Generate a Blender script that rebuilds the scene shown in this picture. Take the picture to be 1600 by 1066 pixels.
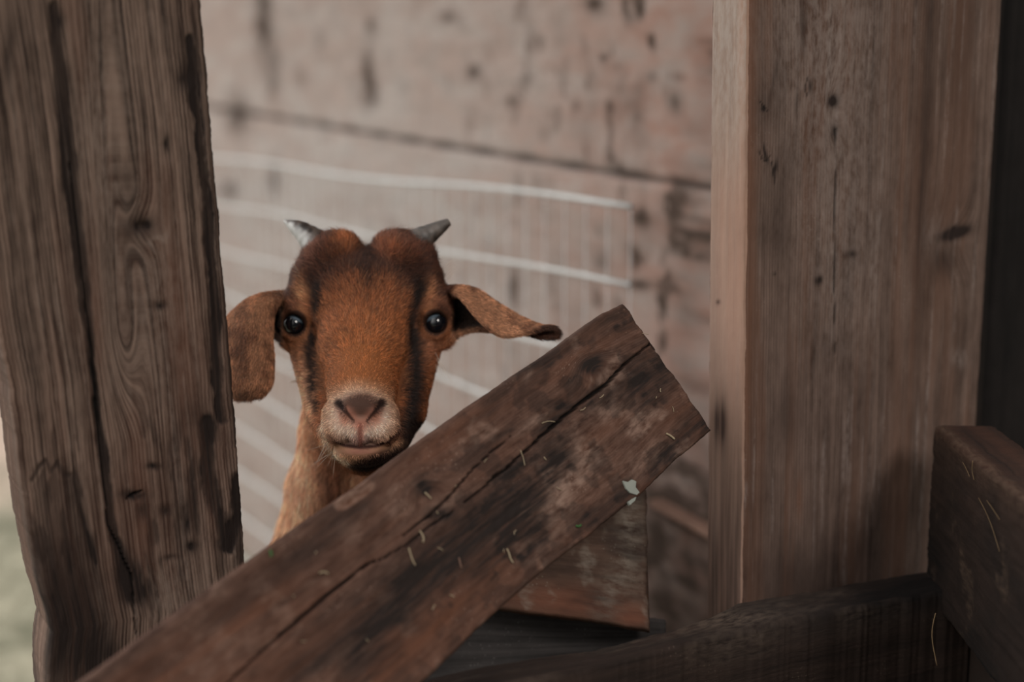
import bpy, math, random
import numpy as np
from mathutils import Vector, Matrix

random.seed(7)
RNG = np.random.default_rng(11)
scene = bpy.context.scene
for o in list(bpy.data.objects):
    bpy.data.objects.remove(o)

# ------------------------------------------------------------------ camera
CAM_H = 1.0
PITCH = math.radians(9.6)
FPX = 50.0 / 36.0 * 1600.0
cam_d = bpy.data.cameras.new('camera')
cam_d.lens = 50.0
cam_d.sensor_width = 36.0
cam_d.clip_start = 0.05
cam = bpy.data.objects.new('camera', cam_d)
scene.collection.objects.link(cam)
cam.location = (0, 0, CAM_H)
cam.rotation_euler = (math.radians(90) - PITCH, 0, 0)
cam_d.dof.use_dof = True
cam_d.dof.focus_distance = 1.11
cam_d.dof.aperture_fstop = 2.3
scene.camera = cam

# ------------------------------------------------------------------ world, sun, exposure
w = bpy.data.worlds.new('overcast_sky')
scene.world = w
w.use_nodes = True
nt = w.node_tree
nt.nodes.clear()
wo = nt.nodes.new('ShaderNodeOutputWorld')
bg = nt.nodes.new('ShaderNodeBackground')
tc = nt.nodes.new('ShaderNodeTexCoord')
sep = nt.nodes.new('ShaderNodeSeparateXYZ')
rp = nt.nodes.new('ShaderNodeValToRGB')
rp.color_ramp.elements[0].position = 0.0
rp.color_ramp.elements[0].color = (0.10, 0.10, 0.085, 1)
rp.color_ramp.elements[1].position = 0.45
rp.color_ramp.elements[1].color = (0.96, 0.93, 0.91, 1)
nt.links.new(tc.outputs['Generated'], sep.inputs[0])
nt.links.new(sep.outputs['Z'], rp.inputs[0])
nt.links.new(rp.outputs[0], bg.inputs['Color'])
# the open yard is on the left: that half of the sky is brighter, it dims towards the right
mr = nt.nodes.new('ShaderNodeMapRange')
mr.inputs['From Min'].default_value = -1.0; mr.inputs['From Max'].default_value = 0.08
mr.inputs['To Min'].default_value = 2.95; mr.inputs['To Max'].default_value = 0.2
nt.links.new(sep.outputs['X'], mr.inputs['Value']); nt.links.new(mr.outputs[0], bg.inputs['Strength'])
nt.links.new(bg.outputs[0], wo.inputs[0])

sun_d = bpy.data.lights.new('hazy_sun', 'SUN')
sun_d.energy = 0.92
sun_d.angle = math.radians(16)
sun_d.color = (1.0, 0.93, 0.86)
sun = bpy.data.objects.new('hazy_sun', sun_d)
scene.collection.objects.link(sun)
sun.rotation_euler = Vector((-0.42, 0.72, -0.60)).to_track_quat('-Z', 'Y').to_euler()

vs = scene.view_settings
vs.view_transform = 'Standard'
vs.look = 'None'
vs.gamma = 1.0
vs.use_curve_mapping = False
vs.exposure = 0.35

# ------------------------------------------------------------------ frames and small maths
CP, SP = math.cos(PITCH), math.sin(PITCH)
def cam2world(p):
    """p (...,3) as right, depth, up of the camera frame"""
    p = np.asarray(p, dtype=float)
    x, d, u = p[..., 0], p[..., 1], p[..., 2]
    return np.stack([x, d * CP + u * SP, CAM_H - d * SP + u * CP], -1)
def world2cam(p):
    p = np.asarray(p, dtype=float)
    x, y, z = p[..., 0], p[..., 1], p[..., 2] - CAM_H
    return np.stack([x, y * CP - z * SP, y * SP + z * CP], -1)
def unproj(px, py, d):
    return np.array([(px - 800.0) * d / FPX, d, -(py - 533.0) * d / FPX])
def P(px, py, d):
    return cam2world(unproj(px, py, d))
def pix(wp):
    c = world2cam(wp)
    return c[..., 0] / c[..., 1] * FPX + 800.0, 533.0 - c[..., 2] / c[..., 1] * FPX
def on_plane(px, py, p0, n):
    r = P(px, py, 1.0) - np.array([0, 0, CAM_H])
    o = np.array([0, 0, CAM_H])
    return o + r * (np.dot(p0 - o, n) / np.dot(r, n))

def hsh(ix, iy, s):
    h = (ix * 374761393 + iy * 668265263 + s * 1442695041) & 0xFFFFFFFF
    h = ((h ^ (h >> 13)) * 1274126177) & 0xFFFFFFFF
    return ((h ^ (h >> 16)) & 0xFFFF) / 65535.0
def vnoise(x, y, s=0):
    x = np.asarray(x, float); y = np.asarray(y, float)
    ix = np.floor(x).astype(np.int64); iy = np.floor(y).astype(np.int64)
    fx = x - ix; fy = y - iy
    fx = fx * fx * (3 - 2 * fx); fy = fy * fy * (3 - 2 * fy)
    a = hsh(ix, iy, s); b = hsh(ix + 1, iy, s); c = hsh(ix, iy + 1, s); d = hsh(ix + 1, iy + 1, s)
    return (a * (1 - fx) + b * fx) * (1 - fy) + (c * (1 - fx) + d * fx) * fy
def fbm(x, y, s=0, o=4):
    r = 0; a = 0.5; t = 0
    for k in range(o):
        r = r + a * vnoise(x, y, s + k * 17); t += a
        x, y = (x * .8 - y * .6) * 2.03 + 7.7, (x * .6 + y * .8) * 2.03 + 3.1; a *= 0.55
    return r / t
def sstep(a, b, x):
    t = np.clip((x - a) / (b - a), 0, 1)
    return t * t * (3 - 2 * t)
def seg_dist(px, py, pts):
    """distance to a polyline and the running parameter on it"""
    best = np.full(np.shape(px), 1e9); par = np.zeros(np.shape(px))
    n = len(pts) - 1
    for i in range(n):
        ax, ay = pts[i][:2]; bx, by = pts[i + 1][:2]
        dx, dy = bx - ax, by - ay
        t = np.clip(((px - ax) * dx + (py - ay) * dy) / (dx * dx + dy * dy + 1e-12), 0, 1)
        d = np.hypot(px - ax - t * dx, py - ay - t * dy)
        m = d < best
        best = np.where(m, d, best); par = np.where(m, (i + t) / n, par)
    return best, par
def blob(px, py, cx, cy, rx, ry, rot=0.0):
    c, s = math.cos(math.radians(rot)), math.sin(math.radians(rot))
    x = (px - cx) * c + (py - cy) * s; y = -(px - cx) * s + (py - cy) * c
    return np.exp(-((x / rx) ** 2 + (y / ry) ** 2))
def lin(c):
    c = np.asarray(c, float) / 255.0
    return np.where(c <= 0.04045, c / 12.92, ((c + 0.055) / 1.055) ** 2.4)

def smooth_line(p):
    for _ in range(12): p[1:-1] = .5 * p[1:-1] + .25 * (p[:-2] + p[2:])
    return p

# ------------------------------------------------------------------ object helpers
COL = scene.collection
def tag(o, label=None, cat=None, group=None, kind=None):
    if label: o['label'] = label
    if cat: o['category'] = cat
    if group: o['group'] = group
    if kind: o['kind'] = kind
    return o
def make_mesh(name, verts, faces, mat=None, parent=None, smooth=True):
    me = bpy.data.meshes.new(name)
    if isinstance(faces, np.ndarray) and faces.ndim == 2:
        k = faces.shape[1]
        me.vertices.add(len(verts)); me.vertices.foreach_set('co', np.asarray(verts, np.float32).ravel())
        me.loops.add(faces.size); me.loops.foreach_set('vertex_index', faces.astype(np.int32).ravel())
        me.polygons.add(len(faces)); me.polygons.foreach_set('loop_start', np.arange(0, faces.size, k, dtype=np.int32))
        me.update(calc_edges=True)
    else:
        me.from_pydata([tuple(map(float, v)) for v in verts], [], [tuple(map(int, f)) for f in faces])
        me.update()
    me.polygons.foreach_set('use_smooth', [smooth] * len(me.polygons))
    if mat: me.materials.append(mat)
    o = bpy.data.objects.new(name, me)
    COL.objects.link(o)
    if parent: o.parent = parent
    return o
def set_attr(me, name, typ, arr):
    a = me.attributes.new(name, typ, 'POINT')
    if typ == 'FLOAT': a.data.foreach_set('value', np.asarray(arr, np.float32).ravel())
    elif typ == 'FLOAT_VECTOR': a.data.foreach_set('vector', np.asarray(arr, np.float32).ravel())
    else: a.data.foreach_set('color', np.asarray(arr, np.float32).ravel())

def tube_geo(pts, rad, segs=7, off=0):
    pts = [Vector(p) for p in pts]; n = len(pts)
    if not hasattr(rad, '__len__'): rad = [rad] * n
    V, F = [], []
    up = Vector((0.13, 0.31, 0.94))
    for i, p in enumerate(pts):
        t = (pts[min(i + 1, n - 1)] - pts[max(i - 1, 0)]).normalized()
        a = t.cross(up)
        if a.length < 1e-3: a = t.cross(Vector((1, 0, 0)))
        a.normalize(); b = t.cross(a)
        for k in range(segs):
            an = 2 * math.pi * k / segs
            V.append(p + (a * math.cos(an) + b * math.sin(an)) * rad[i])
    for i in range(n - 1):
        for k in range(segs):
            k2 = (k + 1) % segs
            F.append((off + i * segs + k, off + i * segs + k2, off + (i + 1) * segs + k2, off + (i + 1) * segs + k))
    F.append(tuple(off + k for k in range(segs))[::-1])
    F.append(tuple(off + (n - 1) * segs + k for k in range(segs)))
    return V, F

# ------------------------------------------------------------------ materials
def new_mat(name):
    m = bpy.data.materials.new(name); m.use_nodes = True
    n = m.node_tree; n.nodes.clear()
    out = n.nodes.new('ShaderNodeOutputMaterial')
    b = n.nodes.new('ShaderNodeBsdfPrincipled')
    n.links.new(b.outputs[0], out.inputs[0])
    return m, n, b
def nd(n, typ, **kw):
    x = n.nodes.new(typ)
    for k, v in kw.items(): setattr(x, k, v)
    return x
def math_n(n, op, a, b=None, clamp=False):
    x = n.nodes.new('ShaderNodeMath'); x.operation = op; x.use_clamp = clamp
    for i, v in enumerate((a, b)):
        if v is None: continue
        if hasattr(v, 'is_linked') or hasattr(v, 'links'): n.links.new(v, x.inputs[i])
        else: x.inputs[i].default_value = v
    return x.outputs[0]
def mixc(n, fac, a, b, mode='MIX'):
    x = n.nodes.new('ShaderNodeMixRGB'); x.blend_type = mode
    for i, v in ((0, fac), (1, a), (2, b)):
        if hasattr(v, 'links'): n.links.new(v, x.inputs[i])
        elif isinstance(v, (int, float)): x.inputs[i].default_value = v
        else: x.inputs[i].default_value = tuple(v) + ((1,) if len(v) == 3 else ())
    return x.outputs[0]
def noise_n(n, vec, scale3, detail=4, rough=0.55, loc=(0, 0, 0)):
    mp = n.nodes.new('ShaderNodeMapping'); n.links.new(vec, mp.inputs[0])
    mp.inputs['Scale'].default_value = scale3; mp.inputs['Location'].default_value = loc
    t = n.nodes.new('ShaderNodeTexNoise'); t.inputs['Scale'].default_value = 1.0
    t.inputs['Detail'].default_value = detail; t.inputs['Roughness'].default_value = rough
    n.links.new(mp.outputs[0], t.inputs['Vector'])
    return t.outputs['Fac']
def ramp(n, fac, a, b):
    r = n.nodes.new('ShaderNodeMapRange'); r.clamp = True
    r.inputs['From Min'].default_value = a; r.inputs['From Max'].default_value = b
    n.links.new(fac, r.inputs['Value'])
    return r.outputs[0]
def attr(n, name):
    a = n.nodes.new('ShaderNodeAttribute'); a.attribute_name = name
    return a

def wood(name, dark, light, warm=(96, 58, 42), pale=(150, 130, 120), stain_shade=(28, 19, 16), fine=1.0, seed=0.0,
         speck=0.5, bump=1.0, rough=0.85, mott=1.0, strk=1.0, n4w=0.14, rng=0.20, lines=0.0, lper=0.0026, fxs=7, wn3=False, finef=260.0, crackc=(8, 6, 6)):
    m, n, b = new_mat(name)
    g = attr(n, 'grain').outputs['Vector']
    L = (seed, seed * 1.7, seed * 0.3)
    n1 = noise_n(n, g, (fxs, finef, finef), 3, 0.6, L)
    n2 = noise_n(n, g, (2.2, 48, 48), 5, 0.6, L)
    n3 = noise_n(n, g, (16, 30, 30), 5, 0.6, L)
    n4 = noise_n(n, g, (90, 220, 220), 3, 0.6, L)
    f = math_n(n, 'ADD', math_n(n, 'MULTIPLY', n1, 0.42 * fine), math_n(n, 'MULTIPLY', n2, 0.38 * strk))
    f = math_n(n, 'ADD', f, math_n(n, 'MULTIPLY', n3, 0.38 * mott))
    f = math_n(n, 'ADD', f, math_n(n, 'MULTIPLY', n4, n4w))
    if lines > 0:
        sg = n.nodes.new('ShaderNodeSeparateXYZ'); n.links.new(g, sg.inputs[0])
        ph = math_n(n, 'ADD', math_n(n, 'MULTIPLY', sg.outputs['Y'], 6.2832 / lper), math_n(n, 'MULTIPLY', n2, 9.0))
        ph = math_n(n, 'ADD', ph, math_n(n, 'MULTIPLY', sg.outputs['Z'], 6.2832 / lper))
        sn = math_n(n, 'MULTIPLY', math_n(n, 'SINE', ph), ramp(n, n3, 0.35, 0.6))
        f = math_n(n, 'ADD', f, math_n(n, 'MULTIPLY', sn, lines))
    mean = 0.5 * (0.42 * fine + 0.38 * strk + 0.38 * mott + n4w)
    f = ramp(n, f, mean - rng, mean + rng)
    col = mixc(n, f, lin(dark), lin(light))
    wm = math_n(n, 'MULTIPLY', attr(n, 'warm').outputs['Fac'], ramp(n, n3 if wn3 else n2, 0.3, 0.62), True)
    col = mixc(n, wm, col, lin(warm))
    pm = math_n(n, 'MULTIPLY', attr(n, 'pale').outputs['Fac'], ramp(n, n4, 0.32, 0.62), True)
    col = mixc(n, pm, col, lin(pale))
    # dust specks
    vo = n.nodes.new('ShaderNodeTexVoronoi'); vo.inputs['Scale'].default_value = 260.0
    n.links.new(g, vo.inputs['Vector'])
    sp = ramp(n, vo.outputs['Distance'], 0.24, 0.10)
    sp = math_n(n, 'MULTIPLY', sp, ramp(n, n3, 0.52, 0.66), True)
    col = mixc(n, math_n(n, 'MULTIPLY', sp, speck), col, lin(pale))
    st = attr(n, 'stain_shade').outputs['Fac']
    sm = math_n(n, 'MULTIPLY', st, math_n(n, 'ADD', 0.55, ramp(n, n1, 0.25, 0.6)), True)
    col = mixc(n, sm, col, lin(stain_shade))
    col = mixc(n, attr(n, 'crack').outputs['Fac'], col, lin(crackc))
    n.links.new(col, b.inputs['Base Color'])
    b.inputs['Roughness'].default_value = rough
    b.inputs['Specular IOR Level'].default_value = 0.25
    h = math_n(n, 'ADD', math_n(n, 'MULTIPLY', n1, 0.6), math_n(n, 'MULTIPLY', n3, 0.8))
    h = math_n(n, 'ADD', h, math_n(n, 'MULTIPLY', n4, 0.5))
    bp = n.nodes.new('ShaderNodeBump'); bp.inputs['Strength'].default_value = 0.55 * bump
    bp.inputs['Distance'].default_value = 0.0012
    n.links.new(h, bp.inputs['Height']); n.links.new(bp.outputs[0], b.inputs['Normal'])
    return m

def plain(name, col, rough=0.7, spec=0.3, metal=0.0, nscale=60, var=0.25):
    m, n, b = new_mat(name)
    t = n.nodes.new('ShaderNodeTexCoord')
    f = noise_n(n, t.outputs['Object'], (nscale,) * 3, 4)
    c = lin(col)
    cc = mixc(n, f, c * (1 - var), np.minimum(c * (1 + var), 1))
    n.links.new(cc, b.inputs['Base Color'])
    b.inputs['Roughness'].default_value = rough; b.inputs['Specular IOR Level'].default_value = spec
    b.inputs['Metallic'].default_value = metal
    return m

# ------------------------------------------------------------------ board builder
def resample(pts, n, t=None):
    pts = np.asarray(pts, float)
    s = np.r_[0, np.cumsum(np.linalg.norm(np.diff(pts, axis=0), axis=1))]
    s /= s[-1]
    if t is None: t = np.linspace(0, 1, n)
    return np.stack([np.interp(t, s, pts[:, k]) for k in range(3)], -1)

def board(name, A, B, thick, mat, step=0.0014, feat=None, relief=0.0006, ragged=0.0008, round_r=0.003,
          seed=1, parent=None, fine_box=(-40, -40, 1640, 1110), rag_end=0.0012):
    """A, B: the two long edges of the front face as world points in running order; the rest lies behind."""
    A = np.asarray(A, float); B = np.asarray(B, float)
    L = max(np.linalg.norm(np.diff(A, axis=0), axis=1).sum(), np.linalg.norm(np.diff(B, axis=0), axis=1).sum())
    nu = max(4, int(L / step)); t = np.linspace(0, 1, nu)
    mid = 0.5 * (resample(A, nu) + resample(B, nu))
    mx, my = pix(mid)
    ea, eb = resample(A, nu), resample(B, nu)
    vis = np.zeros(nu, bool)
    for e in (mid, ea, eb):
        ex, ey = pix(e); dd = world2cam(e)[:, 1]
        vis |= (ex > fine_box[0]) & (ex < fine_box[2]) & (ey > fine_box[1]) & (ey < fine_box[3]) & (dd > 0.1)
    keep = vis | (np.arange(nu) % 14 == 0); keep[[0, -1]] = True
    t = t[keep]; nu = len(t)
    ea, eb = resample(A, nu, t), resample(B, nu, t)
    W = np.linalg.norm(eb - ea, axis=1).mean()
    nv = max(5, int(W / step)); v = np.linspace(0, 1, nv)
    ax = (ea[-1] + eb[-1] - ea[0] - eb[0]); ax /= np.linalg.norm(ax)
    ac = (eb - ea).mean(0); ac /= np.linalg.norm(ac)
    nrm = np.cross(ax, ac); nrm /= np.linalg.norm(nrm)
    if np.dot(nrm, mid[nu // 2] - np.array([0, 0, CAM_H])) < 0: nrm = -nrm      # nrm points away from the viewer: into the board
    um = t * L; vm = v * W
    U, Vv = np.meshgrid(um, vm, indexing='ij')
    Pm = ea[:, None, :] * (1 - v)[None, :, None] + eb[:, None, :] * v[None, :, None]
    # ragged long edges and ends
    ra = (fbm(um * 60, um * 0 + 3.1, seed) - 0.5) * 2 * ragged + (fbm(um * 400, um * 0 + 3.1, seed + 5) - 0.5) * ragged
    rb = (fbm(um * 60, um * 0 + 9.1, seed + 9) - 0.5) * 2 * ragged + (fbm(um * 400, um * 0 + 5.1, seed + 6) - 0.5) * ragged
    sh = ra[:, None] * (1 - v)[None, :] ** 6 + rb[:, None] * v[None, :] ** 6
    Pm = Pm + sh[..., None] * ac
    re = (fbm(vm * 110, vm * 0 + 1.7, seed + 31) - 0.5) * 2 * rag_end
    re2 = (fbm(vm * 110, vm * 0 + 6.7, seed + 37) - 0.5) * 2 * rag_end
    Pm = Pm + (re[None, :] * np.exp(-um / 0.01)[:, None] + re2[None, :] * np.exp(-(L - um) / 0.01)[:, None])[..., None] * ax
    fx, fy = pix(Pm)
    stain_shade = np.zeros_like(U); pale = np.zeros_like(U); warm = np.zeros_like(U); crack = np.zeros_like(U)
    g = Vv + (fbm(U * 3, Vv * 8, seed + 50) - 0.5) * 0.010
    depth = np.zeros_like(U)
    if feat:
        r = feat(fx, fy, U, Vv)
        stain_shade = r.get('stain_shade', stain_shade); pale = r.get('pale', pale); warm = r.get('warm', warm)
        crack = r.get('crack', crack); depth = r.get('depth', depth); g = g + r.get('g', 0)
    dis = (fbm(U * 30, Vv * 90, seed + 3) - 0.5) * 2 * relief + (fbm(U * 8, Vv * 260, seed + 4, 3) - 0.5) * relief + depth
    d_edge = np.minimum(np.minimum(Vv, W - Vv), np.minimum(U, L - U))
    rr = round_r * (0.6 + 0.9 * fbm(U * 35, Vv * 35, seed + 8))
    q = np.clip(1 - d_edge / rr, 0, 1)
    dis = dis + rr * (1 - np.sqrt(np.clip(1 - q * q, 0, 1)))
    Pm = Pm + dis[..., None] * nrm
    V = [Pm.reshape(-1, 3)]
    GR = [np.stack([U, g, np.zeros_like(U)], -1).reshape(-1, 3)]
    M = [np.stack([stain_shade, pale, warm, crack], -1).reshape(-1, 4)]
    idx = np.arange(nu * nv).reshape(nu, nv)
    F = np.stack([idx[:-1, :-1], idx[:-1, 1:], idx[1:, 1:], idx[1:, :-1]], -1).reshape(-1, 4)
    per = np.r_[idx[:, 0], idx[-1, 1:], idx[::-1, -1][1:], idx[0, ::-1][1:-1]]
    pv = Pm.reshape(-1, 3)[per]; pg = GR[0][per]; pm = M[0][per]
    n0 = nu * nv; prev = per; Fs = [F]
    cen = np.array([um.mean(), vm.mean(), 0])
    ks = 6
    nper = len(per)
    outw = np.zeros((nper, 3)); 
    jj = per % nv; ii = per // nv
    outw += np.where(jj == 0, -1.0, 0)[:, None] * ac + np.where(jj == nv - 1, 1.0, 0)[:, None] * ac
    outw += np.where(ii == 0, -1.0, 0)[:, None] * ax + np.where(ii == nu - 1, 1.0, 0)[:, None] * ax
    for k in range(1, ks + 1):
        wz = thick * k / ks
        wob = (fbm(pg[:, 0] * 50 + pg[:, 1] * 50, np.full(nper, wz * 300), seed + 70) - 0.5) * 0.0012
        nv_ = pv + nrm * (wz - 0.0 * pv[:, :1]) + outw * wob[:, None]
        gk = pg.copy(); gk[:, 2] = wz; gk[:, 1] = pg[:, 1] + np.where(jj == 0, -wz, np.where(jj == nv - 1, wz, 0))
        V.append(nv_); GR.append(gk); M.append(pm * np.array([0.0, 0.0, 1, 0]))
        cur = n0 + np.arange(nper)
        Fs.append(np.stack([prev, np.roll(prev, -1), np.roll(cur, -1), cur], -1))
        prev = cur; n0 += nper
    # back face: a strip grid between the two long sides
    lo = prev[:nu]; hi = prev[nu - 1 + nv - 1: nu - 1 + nv - 1 + nu][::-1]
    Fs.append(np.stack([lo[:-1], lo[1:], hi[1:], hi[:-1]], -1))
    V = np.concatenate(V); GR = np.concatenate(GR); M = np.concatenate(M); F = np.concatenate(Fs)
    # orientation: make the front face look at the viewer
    e = np.cross(V[F[0][1]] - V[F[0][0]], V[F[0][3]] - V[F[0][0]])
    if np.dot(e, nrm) > 0: F = F[:, ::-1]
    o = make_mesh(name, V, F, mat, parent)
    me = o.data
    set_attr(me, 'grain', 'FLOAT_VECTOR', GR)
    for k, nm in enumerate(('stain_shade', 'pale', 'warm', 'crack')): set_attr(me, nm, 'FLOAT', np.clip(M[:, k], 0, 1))
    return o

def crackline(fx, fy, pts, wpx, dep):
    """a split in the wood: mask and depth"""
    d, t = seg_dist(fx, fy, [(p[0], p[1]) for p in pts])
    wv = np.interp(t, np.linspace(0, 1, len(wpx)), wpx)
    m = 1 - sstep(wv * 0.55, wv * 1.25, d)
    return m, m * dep
def comb(*a):
    r = 0 * a[0] + 1
    for x in a: r = r * (1 - np.clip(x, 0, 1))
    return 1 - r

# directions of the building: along the far wall and along the near framing
AD = np.array([-0.485, 0.875, 0.0]); AD /= np.linalg.norm(AD)
BD = np.array([0.875, 0.485, 0.0]); BD /= np.linalg.norm(BD)

# ------------------------------------------------------------------ far wall
WALL_P = cam2world(unproj(1117, 560, 1.60)); WALL_N = BD
def wallpt(px, py, off=0.0): return on_plane(px, py, WALL_P - BD * off, WALL_N)
m_wall = wood('bleached_barn_wood', (146, 132, 125), (182, 168, 160), warm=(150, 112, 98), pale=(186, 182, 178), stain_shade=(74, 60, 52),
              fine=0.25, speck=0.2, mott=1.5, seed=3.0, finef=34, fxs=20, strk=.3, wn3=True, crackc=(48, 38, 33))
def wall_pt(s, z):
    p = WALL_P + AD * s; return np.array([p[0], p[1], z])
wall_spots = [(412, 30, 13, 60, 1), (428, 110, 10, 40, .7), (575, 118, 10, 34, 1), (580, 150, 12, 16, .8), (372, 178, 17, 26, 1), (360, 298, 14, 13, .8),
              (428, 282, 9, 26, .7), (740, 112, 11, 11, .9), (800, 158, 9, 10, .7), (942, 90, 8, 7, 1), (1060, 118, 7, 8, 1.1), (1068, 195, 7, 22, 1.1),
              (1055, 160, 9, 20, .6), (1114, 40, 10, 8, 1.3), (930, 8, 16, 14, .9), (700, 25, 14, 10, .7), (580, 40, 10, 14, .6), (1000, 342, 15, 16, 1), (990, 395, 20, 20, .5),
              (1085, 570, 13, 24, 1), (1075, 600, 20, 12, .8), (1108, 612, 14, 8, .9), (803, 452, 8, 28, .85), (820, 610, 12, 30, .4), (1000, 445, 22, 9, .8),
              (940, 405, 14, 20, .5), (1020, 690, 20, 18, .8), (1080, 660, 12, 40, .5), (1075, 782, 13, 14, 1), (1090, 885, 14, 14, 1), (1030, 830, 12, 30, .9), (1045, 775, 40, 12, .7),
              (1025, 870, 22, 14, .8), (1070, 905, 40, 10, .7), (1035, 955, 16, 24, .9), (1095, 962, 12, 20, 1), (1030, 735, 22, 10, .8), (900, 165, 8, 12, .4), (850, 210, 8, 12, .4),
              (1100, 330, 6, 14, .5), (1090, 250, 9, 8, .4), (1020, 120, 9, 9, .5), (990, 30, 9, 9, .5), (960, 270, 10, 8, .3), (500, 60, 8, 20, .3), (470, 120, 9, 18, .35)]
def wall_feat(fx, fy, U, V):
    st = 0 * U
    for (cx, cy, rx, ry, k) in wall_spots: st = comb(st, 0.95 * k * blob(fx + 7 * (fbm(U * 40, V * 40, 9) - .5), fy, cx, cy, rx, ry))
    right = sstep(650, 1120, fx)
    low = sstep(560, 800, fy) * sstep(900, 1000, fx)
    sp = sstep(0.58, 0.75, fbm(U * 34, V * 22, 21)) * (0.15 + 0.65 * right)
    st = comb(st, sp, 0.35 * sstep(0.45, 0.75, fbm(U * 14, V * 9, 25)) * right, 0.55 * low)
    d, t = seg_dist(fx, fy, [(240, 153), (410, 181), (640, 219), (880, 258), (1117, 295), (1300, 325)])
    seam = 1 - sstep(3.5, 7.5, d / (0.62 + 0.38 * sstep(300, 1100, fx)) * 1.0)
    d2, t2 = seg_dist(fx, fy, [(300, 830), (900, 845), (1110, 880), (1300, 940)])
    warm = 0.25 + 0.55 * right + 0.25 * (fbm(U * 12, V * 10, 31) - .5)
    pale = 0.5 * (1 - right) * sstep(0.35, 0.7, fbm(U * 9, V * 30, 35)) + 0.5 * blob(fx, fy, 560, 330, 260, 160)
    return dict(stain_shade=st, warm=warm, pale=pale, crack=seam * 0.85, depth=seam * 0.006)
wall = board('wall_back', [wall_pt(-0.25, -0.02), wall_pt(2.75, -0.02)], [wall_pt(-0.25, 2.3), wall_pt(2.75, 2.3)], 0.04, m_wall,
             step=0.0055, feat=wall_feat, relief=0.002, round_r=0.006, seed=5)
tag(wall, kind='structure')

m_trimw = wood('pink_brown_batten_wood', (100, 76, 66), (150, 118, 102), seed=9, stain_shade=(60, 45, 40))
bt = board('wall_batten', [wallpt(1012, 782, .02), wallpt(1180, 873, .02)], [wallpt(1012, 793, .02), wallpt(1180, 886, .02)], 0.018, m_trimw, step=0.003, seed=33)
tag(bt, 'thin pale pinkish wooden batten low on the wall right of the broken board', 'batten')

# ------------------------------------------------------------------ ground
m_gr, n_, b_ = new_mat('trodden_earth_and_grass')
t_ = n_.nodes.new('ShaderNodeTexCoord')
a1 = noise_n(n_, t_.outputs['Object'], (5, 5, 5), 6)
a2 = noise_n(n_, t_.outputs['Object'], (30, 30, 30), 5)
sp_ = nd(n_, 'ShaderNodeSeparateXYZ'); n_.links.new(t_.outputs['Object'], sp_.inputs[0])
far = ramp(n_, math_n(n_, 'ADD', sp_.outputs['Y'], math_n(n_, 'MULTIPLY', a1, 1.0)), 3.8, 4.5)
c1 = mixc(n_, ramp(n_, math_n(n_, 'ADD', math_n(n_, 'MULTIPLY', a1, .6), math_n(n_, 'MULTIPLY', a2, .4)), .38, .6), lin((112, 113, 92)), lin((176, 172, 150)))
c2 = mixc(n_, far, c1, lin((212, 190, 172)))
grs = ramp(n_, sp_.outputs['Y'], 5.9, 6.1)
dv_ = nd(n_, 'ShaderNodeVectorMath'); dv_.operation = 'DISTANCE'; n_.links.new(t_.outputs['Object'], dv_.inputs[0]); dv_.inputs[1].default_value = (0.35, 1.2, 0)
c2 = mixc(n_, ramp(n_, math_n(n_, 'ADD', dv_.outputs['Value'], math_n(n_, 'MULTIPLY', a1, .3)), 1.35, 1.05), c2, lin((44, 35, 29)))
c3 = mixc(n_, grs, c2, lin((98, 132, 66)))
n_.links.new(c3, b_.inputs['Base Color']); b_.inputs['Roughness'].default_value = 0.95
bp_ = nd(n_, 'ShaderNodeBump'); bp_.inputs['Distance'].default_value = 0.02; n_.links.new(a2, bp_.inputs['Height']); n_.links.new(bp_.outputs[0], b_.inputs['Normal'])
gx = np.linspace(-7, 5, 80); gy = np.linspace(-3, 12, 100)
GX, GY = np.meshgrid(gx, gy, indexing='ij')
GZ = (fbm(GX * 1.3, GY * 1.3, 77) - 0.5) * 0.05 * sstep(1.7, 3.0, np.hypot(GX, GY - 1)) - 0.003
gi = np.arange(80 * 100).reshape(80, 100)
gf = np.stack([gi[:-1, :-1], gi[1:, :-1], gi[1:, 1:], gi[:-1, 1:]], -1).reshape(-1, 4)
floor = make_mesh('floor', np.stack([GX, GY, GZ], -1).reshape(-1, 3), gf, m_gr)
tag(floor, kind='structure')

# ------------------------------------------------------------------ unseen roof slab, added to keep the top light out
m_roof = plain('added_roof_dark', (70, 58, 50))
def slab(name, c0, ex, ey, ez, mat, kind='structure'):
    c0, ex, ey, ez = map(np.array, (c0, ex, ey, ez))
    V = [c0 + a * ex + b * ey + c * ez for a in (0, 1) for b in (0, 1) for c in (0, 1)]
    F = [(0, 1, 3, 2), (4, 6, 7, 5), (0, 4, 5, 1), (2, 3, 7, 6), (0, 2, 6, 4), (1, 5, 7, 3)]
    o = make_mesh(name, V, F, mat, smooth=False); tag(o, kind=kind)
    return o
cpt = wall_pt(-0.72, 2.3)
slab('added_ceiling', cpt - BD * 0.95 + BD * 0.05, AD * 2.6, BD * 0.95 * 1.0, np.array([0, 0, 0.05]), m_roof)

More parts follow.
